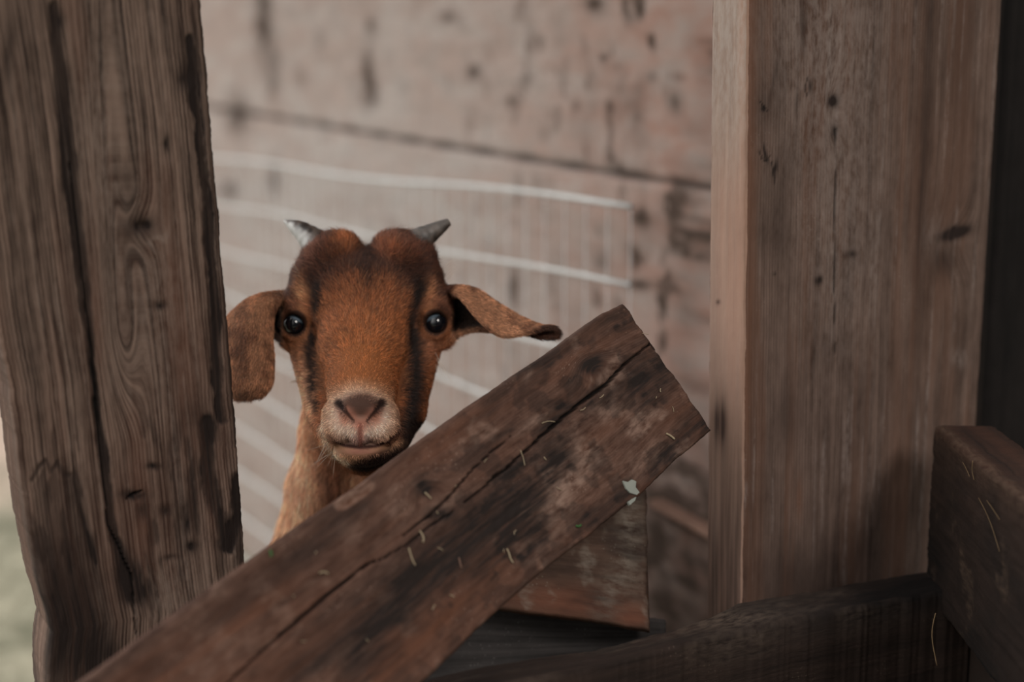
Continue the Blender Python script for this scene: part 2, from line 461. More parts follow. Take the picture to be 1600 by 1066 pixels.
# ------------------------------------------------------------------ right plank of the doorway
RP = np.array([0.1915, 0, 0]) + np.array([0, 0, 0])
R_P = cam2world(unproj(1166, 533, 1.15))
def rpl(px, py): return on_plane(px, py, R_P, AD)          # its face runs along BD, so its normal is AD
def vert_line(px, py, px2, py2, plane, z0, z1):
    a, b = plane(px, py), plane(px2, py2)
    f = lambda z: a + (b - a) * ((z - a[2]) / (b[2] - a[2]))
    return [f(z1), f(z0)]
m_rp = wood('weathered_brown_plank', (58, 44, 38), (122, 101, 91), warm=(104, 72, 56), pale=(146, 132, 126), stain_shade=(40, 30, 27), seed=5.0, speck=0.35, fine=1.0, mott=1.2, rng=.19, lines=.06, lper=.0030)
def rp_feat(fx, fy, U, V):
    st = 0 * U
    for (cx, cy, rx, ry, k, r) in [(1302, 158, 7, 10, 1.2, 10), (1302, 205, 5, 12, .7, 0), (1193, 170, 3, 4, 1, 0), (1279, 438, 5, 7, 1.2, 20), (1330, 397, 8, 6, .7, 0), (1210, 428, 3, 3, .8, 0),
                                   (1492, 364, 23, 9, 1.6, -18), (1475, 405, 22, 26, .5, 0), (1195, 240, 3, 16, .9, -15), (1212, 262, 4, 14, .8, 10), (1265, 135, 4, 12, .7, 0),
                                   (1245, 160, 3, 20, .5, 0), (1210, 120, 3, 30, .5, 12), (1255, 40, 7, 55, .5, 0), (1450, 90, 10, 200, .35, 3), (1440, 330, 9, 200, .45, 3), (1230, 640, 14, 60, .35, 0),
                                   (1215, 330, 22, 90, .30, 0), (1500, 60, 22, 130, .25, 0), (1240, 900, 60, 60, .4, 0), (1200, 165, 22, 50, .35, 0)]:
        st = comb(st, k * blob(fx + 8 * (fbm(U * 30, V * 150, 3) - .5), fy, cx, cy, rx, ry, r))
    c1, d1 = crackline(fx, fy, [(1306, 200), (1306, 300), (1304, 430), (1306, 560)], [0.4, 1.2, 1.2, .3], 0.002)
    for q in ([(1186, 232), (1190, 248), (1200, 253), (1203, 243)], [(1188, 158), (1193, 167), (1199, 173)], [(1262, 120), (1258, 140), (1262, 152)], [(1205, 250), (1209, 270), (1212, 290)]):
        cq, dq = crackline(fx, fy, q, [.8, 1.8, 1.0], .0008); c1 = comb(c1, cq * .8); d1 = d1 + dq
    warm = comb(0.75 * np.exp(-((fx - (1172 - fy * .008)) / 9) ** 2), 0.55 * sstep(0.45, 0.65, fbm(U * 3, V * 60, 44)), .5 * blob(fx, fy, 1445, 300, 30, 300), .7 * blob(fx, fy, 1249, 780, 5, 36))
    pale = comb(0.50 * blob(fx, fy, 1290, 60, 90, 200), .35 * blob(fx, fy, 1310, 350, 60, 200), .4 * blob(fx, fy, 1460, 372, 22, 30), .8 * blob(fx, fy, 1163, 783, 4, 26, 8), .8 * blob(fx, fy, 1153, 840, 3, 22, 15),
                .5 * blob(fx, fy, 1500, 560, 14, 14), 0.5 * sstep(0.66, .8, fbm(U * 5, V * 200, 46)))
    g = 0.02 * blob(fx, fy, 1490, 380, 30, 60) + 0.01 * blob(fx, fy, 1302, 170, 14, 50)
    return dict(stain_shade=st, warm=warm, pale=pale, crack=c1 * .8, depth=d1, g=g)
LA = vert_line(1171, 0, 1160, 970, rpl, 0.0, 2.28)
LB = vert_line(1567, 0, 1527, 650, rpl, 0.0, 2.28)
rp_o = board('doorway_plank', LA, LB, 0.045, m_rp, step=0.0017, feat=rp_feat, seed=14, round_r=0.002, ragged=0.0005)
tag(rp_o, 'wide weathered brown upright plank with oval knot, standing on the right', 'plank')
# strip over the plank's left edge, its side light painted into the colour
m_strip = wood('plank_edge_lit', (132, 112, 102), (176, 153, 138), warm=(170, 128, 108), stain_shade=(60, 44, 38), pale=(176, 166, 158), seed=8.0, fine=1.1, mott=0.5, speck=0.1)
def sp_feat(fx, fy, U, V):
    st = comb(1.0 * blob(fx, fy, 1122, 472, 3, 4), .8 * blob(fx, fy, 1125, 660, 10, 40), .55 * sstep(480, 900, fy))  # shadow beside the board corner painted in; also darker towards the bottom
    warm = comb(0.5 * sstep(1148, 1165, fx), .5 * sstep(150, 350, fy))
    return dict(stain_shade=st, warm=warm, pale=.5 * (1 - sstep(50, 350, fy)))
def spl(px, py): return on_plane(px, py, R_P, -BD)
SA = [LA[0] + AD * 0.040 - BD * 0.0035, LA[1] + AD * 0.047 - BD * 0.0035]
SB = [LA[0] + AD * 0.001 - BD * 0.0035, LA[1] + AD * 0.001 - BD * 0.0035]
st_o = board('lit_edge_strip', SA, SB, 0.003, m_strip, step=0.0016, feat=sp_feat, seed=15, round_r=0.0015, ragged=0.0004, parent=rp_o)
st_o['label'] = 'paler edge strip with painted side light'

# dark beam right of the plank, with its bark edge
m_dark = wood('almost_black_old_beam', (17, 15, 15), (36, 31, 30), warm=(52, 36, 28), pale=(88, 80, 76), stain_shade=(10, 9, 9), seed=2.0, fine=1.2, speck=.2)
m_bark = wood('dark_bark', (30, 24, 20), (70, 50, 36), warm=(86, 58, 38), seed=6.0, bump=2.5, pale=(110, 90, 70))
def rdk(px, py): return on_plane(px, py, R_P + AD * 0.075, AD)
DA = vert_line(1556, 0, 1512, 650, rdk, 0.0, 2.28)
DB = [p + BD * 0.16 for p in DA]
dk = board('wall_beam', DA, DB, 0.08, m_dark, step=0.003, seed=18, relief=0.002, feat=lambda fx, fy, U, V: dict(
    crack=.9 * np.exp(-((fx - (1575 - fy * .055)) / 3) ** 2), depth=.004 * np.exp(-((fx - (1575 - fy * .055)) / 4) ** 2), warm=.7 * np.exp(-((fx - (1566 - fy * .055)) / 3) ** 2)))
tag(dk, 'almost black old upright beam at the far right edge behind the wide plank', 'beam')

# ------------------------------------------------------------------ left post
L_P = R_P + 0.116 * AD
def lpl(px, py): return on_plane(px, py, L_P, AD)
m_lp = wood('rough_grey_brown_post', (50, 38, 32), (128, 107, 95), warm=(92, 58, 44), pale=(138, 122, 112), stain_shade=(33, 24, 21), seed=1.0, fine=2.3, mott=0.7, strk=.8, rng=.17, lines=.10, speck=0.12, bump=2.2, finef=360)
def lp_feat(fx, fy, U, V):
    n = 12 * (fbm(U * 22, V * 30, 61) - .5) + 14 * (fbm(U * 70, V * 160, 62) - .5)
    st = 0 * U
    # long dark streak with a split in it
    d, t = seg_dist(fx + n * .6, fy, [(84, 10), (97, 130), (112, 290), (130, 440), (146, 580), (160, 700), (180, 840), (208, 925)])
    wv = np.interp(t, np.linspace(0, 1, 8), [10, 13, 15, 13, 6, 8, 8, 26])
    st = comb(st, (.62 + .3 * fbm(U * 20, V * 90, 63)) * (1 - sstep(wv * .45, wv * 1.25, d)))
    st = comb(st, .9 * blob(fx + n, fy, 200, 905, 22, 34), .9 * blob(fx, fy, 90, 32, 12, 14))
    # right edge streak
    d, t = seg_dist(fx + n, fy, [(300, 60), (306, 150), (318, 260), (330, 400), (342, 520), (338, 600), (345, 655)])
    wv = np.interp(t, np.linspace(0, 1, 7), [8, 12, 7, 10, 12, 8, 10])
    st = comb(st, .80 * (1 - sstep(wv * .5, wv * 1.3, d)))
    d, t = seg_dist(fx + n, fy, [(322, 660), (330, 760), (352, 850)])
    st = comb(st, .8 * (1 - sstep(5, 17, d)))
    d, t = seg_dist(fx + n, fy, [(376, 745), (372, 800), (356, 856)])
    st = comb(st, .85 * (1 - sstep(5, 15, d)))
    st = comb(st, .5 * blob(fx + n, fy, 300, 780, 14, 50), .4 * sstep(.55, .7, fbm(U * 25, V * 120, 64)) * sstep(600, 700, fy))
    st = comb(st, .6 * sstep(0, 1, (fx - (312 + fy * .08)) / 8 + .6) * (fy < 700))
    for (cx, cy, rx, ry, k) in [(222, 354, 19, 15, 1.0), (222, 354, 8, 5, 1.2), (294, 122, 16, 20, .85), (250, 477, 10, 7, .9), (262, 225, 5, 14, .8), (210, 775, 20, 8, .9), (240, 730, 12, 5, .8),
                                (225, 800, 12, 16, .6), (260, 800, 8, 9, .8), (290, 820, 7, 22, .6), (300, 855, 12, 10, .8), (268, 873, 12, 5, .7), (100, 950, 60, 90, .55), (100, 990, 60, 50, .5), (150, 1020, 30, 20, .7), (200, 440, 4, 50, .4),
                                (305, 650, 20, 35, .35), (145, 1040, 60, 50, .4), (15, 80, 12, 60, .5)]:
        st = comb(st, k * blob(fx + n * .7, fy + n * .5, cx, cy, rx, ry))
    # torn outline at lower left
    d, t = seg_dist(fx, fy + n * .4, [(50, 750), (62, 728), (72, 720), (80, 738), (90, 722), (100, 745), (112, 742), (120, 770), (134, 830), (150, 880)])
    st = comb(st, .5 * (1 - sstep(1.5, 5, d)), .32 * sstep(0, 12, fy - (735 + 10 * np.sin(fx * .35))) * sstep(48, 60, fx) * (1 - sstep(0, 14, fx - (112 + (fy - 740) * .25))))
    st = st * (.62 + .66 * fbm(U * 14, V * 280, 67))
    c1, d1 = crackline(fx + n * .25, fy, [(100, 200), (118, 330), (132, 450), (146, 560), (152, 640), (158, 720), (170, 820), (205, 900), (212, 990)], [0.2, 1.6, 2, 2.4, 2, 1.5, 1.2, 2, 1], 0.004)
    c2, d2 = crackline(fx, fy, [(198, 780), (212, 772), (222, 768)], [1, 3, 1], .003)
    # the knot
    kn = blob(fx, fy, 222, 354, 17, 13)
    g = .0
    # cathedral figure: arcs closing downwards around x=185
    xc = 150 + fy * .075
    g = 0.018 * np.exp(-((fx - xc) / 26.0) ** 2) * sstep(-700, 560, fy) * (1 - sstep(500, 700, fy)) * (fy + 500) / 700.0
    g = g + 0.008 * blob(fx, fy, 222, 354, 26, 40)
    warm = comb(.8 * blob(fx, fy, 300, 600, 60, 200), .7 * blob(fx, fy, 190, 850, 50, 130), .6 * blob(fx, fy, 145, 520, 16, 170), .5 * blob(fx, fy, 340, 740, 20, 90), .35 * sstep(.5, .7, fbm(U * 5, V * 40, 66)))
    pale = comb(.8 * blob(fx, fy, 247, 374, 16, 9, -20), .38 * blob(fx, fy, 165, 200, 40, 200), .3 * blob(fx, fy, 230, 480, 60, 150), .3 * sstep(.6, .75, fbm(U * 6, V * 240, 68)), .35 * blob(fx, fy, 260, 930, 50, 50))
    return dict(stain_shade=st, warm=warm, pale=pale, crack=comb(c1, c2) * .9, depth=d1 + d2 + .002 * blob(fx, fy, 222, 354, 10, 7) + .0018 * np.clip(st, 0, 1), g=g)
def pl(pts, f): return [f(*p) for p in pts]
def ext_down(pts, z0):
    a, b = pts[-2], pts[-1]; return pts + [b + (b - a) * ((z0 - b[2]) / (b[2] - a[2]))]
def ext_up(pts, z1):
    a, b = pts[0], pts[1]; return [a + (a - b) * ((z1 - a[2]) / (a[2] - b[2]))] + pts
LPA = ext_up(ext_down(pl([(-78, 0), (-10, 480), (14, 600), (24, 680), (34, 760), (38, 785), (46, 830), (58, 900), (66, 930), (75, 965), (82, 990), (77, 1020), (74, 1066), (84, 1150)], lpl), 0.0), 2.28)
LPB = ext_up(ext_down(pl([(315, 0), (336, 240), (357, 500), (373, 700), (385, 875), (396, 1040)], lpl), 0.0), 2.28)
lp_o = board('doorway_post', LPA, LPB, 0.055, m_lp, step=0.00115, feat=lp_feat, seed=22, round_r=0.0035, ragged=0.0010, relief=0.0009)
tag(lp_o, 'thick leaning grey-brown post with long dark streak, standing at the left', 'post')

# ------------------------------------------------------------------ broken diagonal board
m_db = wood('dirty_red_brown_board', (48, 33, 27), (104, 79, 68), warm=(104, 66, 48), pale=(150, 124, 110), stain_shade=(36, 28, 25), seed=4.0, fine=0.9, speck=.75, mott=1.1, bump=1.6, strk=.6, n4w=.5, rng=.18, fxs=28, lines=.05, lper=.0021)
def line3(p, q, n=2): return [p + (q - p) * i / (n - 1) for i in range(n)]
dA = [P(60, 1107, .84), P(975, 475, 1.12)]
dB = [P(269, 1410, .84), P(1112, 668, 1.12)]
ext = -0.12
a0 = dA[0] + (dA[0] - dA[1]) * 0.30; b0 = dB[0] + (dB[0] - dB[1]) * 0.30
def lerp(a, b, t): return a + (b - a) * t
def d_at(px):                     # depth of the face below a pixel column on the top edge
    t = (px - 60) / 915.0
    return 1.0 / ((1 - t) / .725 + t / 1.12)
DBN = np.cross(dA[1] - dA[0], dB[1] - dA[1]); DBN /= np.linalg.norm(DBN)
def dpl(px, py): return on_plane(px, py, dA[1], DBN)
DTA = [a0, dpl(60, 1107), dpl(130, 1062), dpl(260, 968), dpl(385, 878), dpl(520, 785), dpl(570, 752), dpl(640, 700), dpl(760, 616), dpl(868, 543), dpl(900, 520), dpl(945, 487), dpl(976, 473)]
DTB = [b0, dpl(440, 1262), dpl(662, 1066), dpl(700, 1030), dpl(745, 985), dpl(790, 945), dpl(840, 900), dpl(880, 868), dpl(920, 838), dpl(968, 798), dpl(1000, 775), dpl(1060, 716), dpl(1114, 672)]
def db_feat(fx, fy, U, V):
    n = 14 * (fbm(U * 25, V * 25, 81) - .5); n2 = 8 * (fbm(U * 80, V * 80, 82) - .5)
    c1, d1 = crackline(fx + n2 * .4, fy + n2 * .4, [(1018, 536), (985, 562), (950, 598), (935, 610), (905, 632), (868, 664), (830, 698), (790, 733), (745, 770), (712, 797)], [1.2, 1.8, 2.6, 3, 2.6, 2.4, 1.8, 1.4, 1, .6], 0.009)
    c2, d2 = crackline(fx + n2 * .3, fy + n2 * .3, [(800, 682), (770, 706), (735, 738), (700, 778), (678, 800), (655, 818), (630, 838)], [.5, .9, 1.2, 1.7, 1.8, 1.1, .6], 0.006)
    c3, d3 = crackline(fx + n2 * .3, fy + n2 * .3, [(712, 797), (672, 822), (640, 848), (600, 872), (575, 882)], [.8, 1.6, 1.4, 1.0, .6], 0.004)
    c4, d4 = crackline(fx + n2 * .3, fy + n2 * .3, [(585, 875), (560, 892), (520, 925), (480, 958), (447, 985), (410, 1018), (375, 1050), (350, 1075)], [1.6, 2.2, 2.6, 3, 2.4, 1.6, 1.3, 1], 0.007)
    c5, d5 = crackline(fx, fy, [(1016, 536), (1030, 552)], [2, 1], .003)
    st = 0 * U
    for (cx, cy, rx, ry, k, r) in [(926, 571, 17, 15, 1.1, 0), (663, 762, 18, 15, 1.1, 20), (1010, 600, 42, 40, .55, 40), (1080, 660, 30, 22, .4, 40), (960, 500, 40, 22, .5, -35), (880, 633, 14, 7, .9, -10),
                                   (870, 720, 26, 12, .8, -35), (790, 800, 80, 32, .8, -38), (700, 860, 90, 40, .65, -35), (600, 960, 120, 38, .7, -36), (480, 1040, 70, 20, .45, -30), (470, 870, 70, 24, .55, -33), (540, 800, 60, 20, .5, -35), (350, 960, 70, 20, .4, -35),
                                   (780, 680, 26, 5, .5, -35), (760, 645, 60, 8, .35, -35), (900, 585, 34, 10, .4, -35), (640, 905, 70, 22, .5, -30), (250, 1040, 50, 16, .45, -35), (1045, 560, 30, 20, .4, 40), (800, 735, 30, 10, .5, -30), (690, 805, 30, 10, .7, 10), (868, 660, 26, 9, .6, -30)]:
        st = comb(st, k * blob(fx + n, fy + n2 * 1.5, cx, cy, rx, ry, r))
    st = comb(st, .45 * sstep(.5, .75, fbm(U * 18, V * 40, 84)), .35 * sstep(.52, .62, fbm(U * 60, V * 60, 85)) * sstep(560, 760, fx))
    warm = comb(.9 * blob(fx, fy, 700, 960, 180, 36, -38), .8 * blob(fx, fy, 640, 1030, 120, 40, -38), .7 * blob(fx, fy, 400, 960, 120, 24, -34), .6 * blob(fx, fy, 700, 690, 90, 22, -35), .5 * blob(fx, fy, 260, 1060, 90, 30, -30), .6 * blob(fx, fy, 1080, 660, 40, 30), .3 + 0 * fx, .35 * sstep(.5, .7, fbm(U * 10, V * 60, 88)))
    pale = comb(.7 * blob(fx, fy, 870, 790, 26, 60, 20), .55 * blob(fx, fy, 900, 720, 46, 40), .6 * blob(fx, fy, 835, 660, 30, 8, -35), .5 * blob(fx, fy, 960, 640, 40, 22), .5 * blob(fx, fy, 820, 860, 22, 20), .8 * blob(fx, fy, 825, 585, 14, 5, -60),
                .4 * blob(fx, fy, 690, 790, 40, 12, -35), .35 * blob(fx, fy, 1010, 720, 60, 20, -38), .55 * sstep(.58, .72, fbm(U * 45, V * 45, 91)) * (.35 + .65 * sstep(600, 900, fx)))
    rx_ = (fx - 550) * .83 - (fy - 774) * .55; ry_ = (fx - 550) * .55 + (fy - 774) * .83
    raw = 1 - sstep(0, 4, np.hypot(rx_ * .42, ry_ * 1.0) - 14 + n2 * 1.3)
    g = 0.012 * blob(fx, fy, 926, 571, 34, 26) + 0.012 * blob(fx, fy, 663, 762, 34, 26)
    return dict(stain_shade=st * (1 - raw), warm=comb(warm, raw * .9), pale=comb(pale * (1 - raw), raw * .5), crack=comb(c1, c2, c3, c4, c5) * .96, depth=np.maximum.reduce([d1, d2, d3, d4, d5]) + .0016 * np.clip(st, 0, 1) * fbm(U * 90, V * 90, 95), g=g)
db = board('broken_board', DTA, DTB, 0.032, m_db, step=0.00105, feat=db_feat, seed=41, round_r=0.0022, ragged=0.0006, relief=0.0009, rag_end=0.0018)
tag(db, 'long cracked red-brown board leaning diagonally across the opening in front of the goat', 'board')
# grey paint flake stuck on it, and the torn light splinter on its top edge
m_flake = plain('grey_paint_flake', (142, 146, 138), .6)
def decal_piece(name, pts, plane, off, thick, mat, parent):
    q = [plane(x, y) - DBN * np.sign(np.dot(DBN, dA[1] - np.array([0, 0, CAM_H]))) * off for x, y in pts]
    nn = DBN * np.sign(np.dot(DBN, dA[1] - np.array([0, 0, CAM_H])))
    k = len(q); V = q + [p + nn * thick for p in q]
    F = [tuple(range(k)), tuple(range(2 * k - 1, k - 1, -1))] + [(i, k + i, k + (i + 1) % k, (i + 1) % k) for i in range(k)]
    return make_mesh(name, V, F, mat, parent, smooth=False)
decal_piece('paint_flake', [(972, 752), (980, 754), (986, 750), (993, 753), (992, 762), (998, 770), (994, 774), (984, 771), (977, 764)], dpl, 0.0012, 0.0022, m_flake, db)
decal_piece('paint_flake', [(980, 785), (987, 780), (993, 777), (991, 783), (983, 790)], dpl, 0.0012, 0.0022, m_flake, db)

# ------------------------------------------------------------------ short block board behind the diagonal one
m_sb = wood('mossy_brown_short_board', (48, 35, 28), (98, 76, 64), warm=(118, 74, 56), pale=(142, 132, 120), stain_shade=(40, 31, 28), seed=12.0, fine=.9, speck=1.0, mott=1.3, bump=1.6)
S_P = P(1012, 900, 1.16)
SN = np.array([0.10, 0.92, -0.40]); SN /= np.linalg.norm(SN)
def sbl(px, py): return on_plane(px, py, S_P, SN)
def sb_feat(fx, fy, U, V):
    return dict(pale=comb(.7 * blob(fx, fy, 985, 840, 22, 70), .5 * blob(fx, fy, 950, 930, 20, 40, 20), .4 * sstep(.55, .7, fbm(U * 60, V * 60, 5))),
                warm=comb(.7 * blob(fx, fy, 880, 940, 120, 26, 8), .9 * blob(fx, fy, 990, 965, 26, 16)), stain_shade=.5 * sstep(.5, .7, fbm(U * 14, V * 40, 15)))
sb = board('short_board', pl([(700, 720), (860, 735), (1009, 752)], sbl), pl([(700, 938), (800, 956), (880, 965), (950, 975), (1013, 986)], sbl), 0.03, m_sb, step=.0015, feat=sb_feat, seed=52, relief=.0009, rag_end=.0025)
tag(sb, 'short brown mossy board end sticking out under the broken board', 'board')
m_gb = wood('dark_grey_rail', (24, 22, 22), (66, 62, 61), warm=(60, 40, 30), stain_shade=(16, 14, 14), pale=(110, 106, 104), seed=15.0, fine=1.3)
G_P = P(900, 980, 1.20)
GN = np.array([0.06, 0.97, -0.22]); GN /= np.linalg.norm(GN)
def gbl(px, py): return on_plane(px, py, G_P, GN)
gb = board('lower_rail', pl([(560, 935), (1040, 975)], gbl), pl([(560, 1120), (1040, 1040)], gbl), 0.025, m_gb, step=.0025, seed=55, relief=.001)  # drawn taller downward, its dark face stands in for the shade below
tag(gb, 'dark grey rail in shadow just below the short board', 'rail')

# ------------------------------------------------------------------ sill beam at the bottom
m_sill = wood('dark_sill_beam', (26, 19, 16), (56, 43, 37), warm=(80, 52, 40), pale=(100, 86, 75), stain_shade=(18, 14, 13), seed=17.0, fine=1.0, speck=.6, mott=1.2, bump=1.5)
# top surface is horizontal; front face vertical, both run along BD
T_P = P(1290, 930, 1.17)
def tpl(px, py): return on_plane(px, py, T_P, np.array([0, 0, 1.0]))
bk = [tpl(560, 1092), tpl(640, 1068), tpl(690, 1052), tpl(760, 1036), tpl(930, 1014), tpl(1040, 985), tpl(1110, 962), tpl(1150, 942), tpl(1250, 925), tpl(1440, 892), tpl(1500, 884)]
ft = [tpl(640, 1120), tpl(760, 1078), tpl(860, 1056), tpl(960, 1034), tpl(1040, 1014), tpl(1110, 996), tpl(1200, 977), tpl(1300, 957), tpl(1440, 930), tpl(1520, 916)]
def sill_feat(fx, fy, U, V):
    return dict(pale=comb(.8 * blob(fx, fy, 1150, 965, 60, 22), .35 * sstep(.45, .7, fbm(U * 20, V * 60, 7)), .9 * blob(fx, fy, 1394, 894, 8, 3)), stain_shade=.5 * sstep(1230, 1420, fx) + .3 * sstep(.5, .7, fbm(U * 15, V * 30, 8)))  # darker towards the right corner
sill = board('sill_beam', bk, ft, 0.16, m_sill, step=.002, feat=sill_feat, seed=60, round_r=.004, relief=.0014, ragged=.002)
tag(sill, 'dark rough sill beam running along the bottom to the right corner', 'beam')

# ------------------------------------------------------------------ right rail toward the viewer
m_rr = wood('dusty_dark_rail', (26, 18, 15), (54, 40, 33), warm=(76, 48, 36), pale=(96, 78, 64), stain_shade=(16, 12, 10), seed=20.0, fine=.8, speck=.5, mott=1.4, bump=1.5)
Q0 = P(1458, 662, 1.215)
zt = Q0[2]
def zpl(px, py): return on_plane(px, py, np.array([0, 0, zt]), np.array([0, 0, 1.0]))
r0, r1 = zpl(1458, 664), zpl(1600, 783)
rdir = (r1 - r0) / np.linalg.norm(r1 - r0)
f0 = zpl(1533, 659)
wdt = np.dot(f0 - r0, np.array([-rdir[1], rdir[0], 0])); side = np.array([-rdir[1], rdir[0], 0]) * np.sign(wdt); wdt = abs(wdt)
Lr = 0.62
H_R = 0.150
topA = r0; 
# front (left-looking) face as a board: long edges top and bottom, thickness = width of the rail
eA = [r0 + np.array([0, 0, -0.0]), r0 + rdir * Lr]
eB = [r0 + np.array([0, 0, -H_R]), r0 + rdir * Lr + np.array([0, 0, -H_R])]
def rr_feat(fx, fy, U, V):
    e = np.exp(-V / .010)
    return dict(pale=comb(.55 * e, .5 * sstep(.6, .75, fbm(U * 40, V * 40, 12))), warm=.5 * e, stain_shade=.35 * sstep(.45, .7, fbm(U * 12, V * 18, 14)) + .3 * sstep(.02, .12, V))  # paler along the top edge, darker down the face
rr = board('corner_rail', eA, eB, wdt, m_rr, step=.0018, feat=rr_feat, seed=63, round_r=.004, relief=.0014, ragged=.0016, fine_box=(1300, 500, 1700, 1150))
tag(rr, 'thick dark dusty rail coming forward from the right corner', 'rail')

# slab added under the corner rail to darken the corner
m_shade_slab = plain('corner_shade_dark', (52, 42, 37))
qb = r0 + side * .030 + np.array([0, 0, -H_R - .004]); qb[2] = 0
slab('corner_shade_slab', qb, rdir * 1.5 * -0 + rdir * 1.3, side * .03, np.array([0, 0, r0[2] - H_R - .006]), m_shade_slab)

# ------------------------------------------------------------------ wire panel in front of the far wall
m_wire = plain('galvanised_wire', (205, 208, 208), .45, .5, .2)
def wpan(px, py): return wallpt(px, py, 0.07)
pa = bpy.data.objects.new('wire_panel', None); COL.objects.link(pa)
R0 = wpan(982, 600); 
pa.location = (R0[0], R0[1], 0.0)
tag(pa, 'pale welded wire panel standing against the far wall behind the goat', 'wire panel')
ztop = wpan(700, 290)[2]
def pan(s, z): 
    p = R0 + AD * s; return np.array([p[0] - R0[0], p[1] - R0[1], z])
for k in range(11):
    z = ztop - 0.092 * k
    if z < 0.02: break
    zz = [pan(s, z + 0.004 * math.sin(s * 6 + k)) for s in np.linspace(0, 2.2, 24)]
    V_, F_ = tube_geo(zz, 0.0032 if k else 0.0036, 6)
    make_mesh('horizontal_wire', V_, F_, m_wire, pa)
V_, F_ = [], []
for j in range(46):
    s = j * 0.048
    v2, f2 = tube_geo([pan(s, ztop + .004), pan(s, ztop * .5), pan(s, 0.0)], 0.0007, 5, len(V_)); 
    me_ = make_mesh('vertical_wire', v2, [tuple(i - len(V_) for i in f) for f in f2], m_wire, pa)

exec_goat = True
# ================================================================== GOAT
D0 = 1.17
PU = D0 / FPX                      # metres per pixel at the goat's eyes
def K(px, py, dy=0.0):
    return unproj(px, py, D0 + dy * PU)
def KR(r, dy): return r * PU * (1 + dy * PU / D0)
x0, x1 = K(330, 0)[0], K(892, 0)[0]
GS = 0.0015
xs = np.r_[np.arange(x1, 0.34, 0.011)]
def axis(lo, a, b, hi, fine, coarse):
    l = a - np.arange(coarse, a - lo + coarse, coarse)[::-1]
    return np.r_[l, np.arange(a, b, fine), b + np.arange(0, hi - b + coarse, coarse)]
xs = axis(-0.34, x0, x1, 0.26, GS, 0.011)
ys = axis(D0 - 0.105, D0 - 0.10, D0 + 0.125, 2.05, GS, 0.011)
zs = axis(-1.0, -(862 - 533) * PU * 1.1, -(334 - 533) * PU, 0.13, GS, 0.011)
# (camera frame: x right, y depth, z up)
SH = (len(xs), len(ys), len(zs))
D = np.full(SH, 1.0, np.float32)
def sub(lo, hi):
    s = []
    for a, l, h in ((xs, lo[0], hi[0]), (ys, lo[1], hi[1]), (zs, lo[2], hi[2])):
        i0 = max(0, int(np.searchsorted(a, l)) - 1); i1 = min(len(a), int(np.searchsorted(a, h)) + 1)
        s.append(slice(i0, i1))
    return tuple(s)
def grid(s):
    return np.meshgrid(xs[s[0]].astype(np.float32), ys[s[1]].astype(np.float32), zs[s[2]].astype(np.float32), indexing='ij', sparse=True)
def smin(a, b, k):
    h = np.clip(0.5 + 0.5 * (b - a) / k, 0, 1)
    return b + (a - b) * h - k * h * (1 - h)
def smax(a, b, k): return -smin(-a, -b, k)
def apply(s, d, k, op='add'):
    if op == 'add': D[s] = smin(D[s], d, k)
    else: D[s] = smax(D[s], -d, k)
def ell(c, r, k=0.006, rot=None, op='add'):
    """ellipsoid, r = radii; rot = 3x3 (rows are local axes)"""
    c = np.array(c); r = np.array(r, float); m = max(r) + k * 2
    s = sub(c - m, c + m); X, Y, Z = grid(s)
    X, Y, Z = X - c[0], Y - c[1], Z - c[2]
    if rot is not None:
        X, Y, Z = (rot[i][0] * X + rot[i][1] * Y + rot[i][2] * Z for i in range(3))
    k0 = np.sqrt((X / r[0]) ** 2 + (Y / r[1]) ** 2 + (Z / r[2]) ** 2)
    k1 = np.sqrt((X / r[0] ** 2) ** 2 + (Y / r[1] ** 2) ** 2 + (Z / r[2] ** 2) ** 2) + 1e-9
    apply(s, (k0 * (k0 - 1) / k1).astype(np.float32), k, op)
def cone(a, b, ra, rb, k=0.006, op='add', sx=1.0):
    a = np.array(a); b = np.array(b); m = max(ra, rb) * max(1, sx) + 2 * k
    s = sub(np.minimum(a, b) - m, np.maximum(a, b) + m); X, Y, Z = grid(s)
    d = b - a; d2 = (d * d).sum()
    t = np.clip(((X - a[0]) * d[0] + (Y - a[1]) * d[1] + (Z - a[2]) * d[2]) / d2, 0, 1)
    q = np.sqrt(((X - a[0] - t * d[0]) / sx) ** 2 + (Y - a[1] - t * d[1]) ** 2 + (Z - a[2] - t * d[2]) ** 2) - (ra + (rb - ra) * t)
    apply(s, q.astype(np.float32), k, op)
def E(px, py, dy, rx, rz, ry, k=8, op='add', rot=None):
    f = 1 + dy * PU / D0
    ell(K(px, py, dy), (rx * PU * f, ry * PU, rz * PU * f), k * PU, rot, op)
def C(p, q, ra, rb, k=8, op='add', sx=1.0):
    cone(K(*p), K(*q), KR(ra, p[2]), KR(rb, q[2]), k * PU, op, sx)

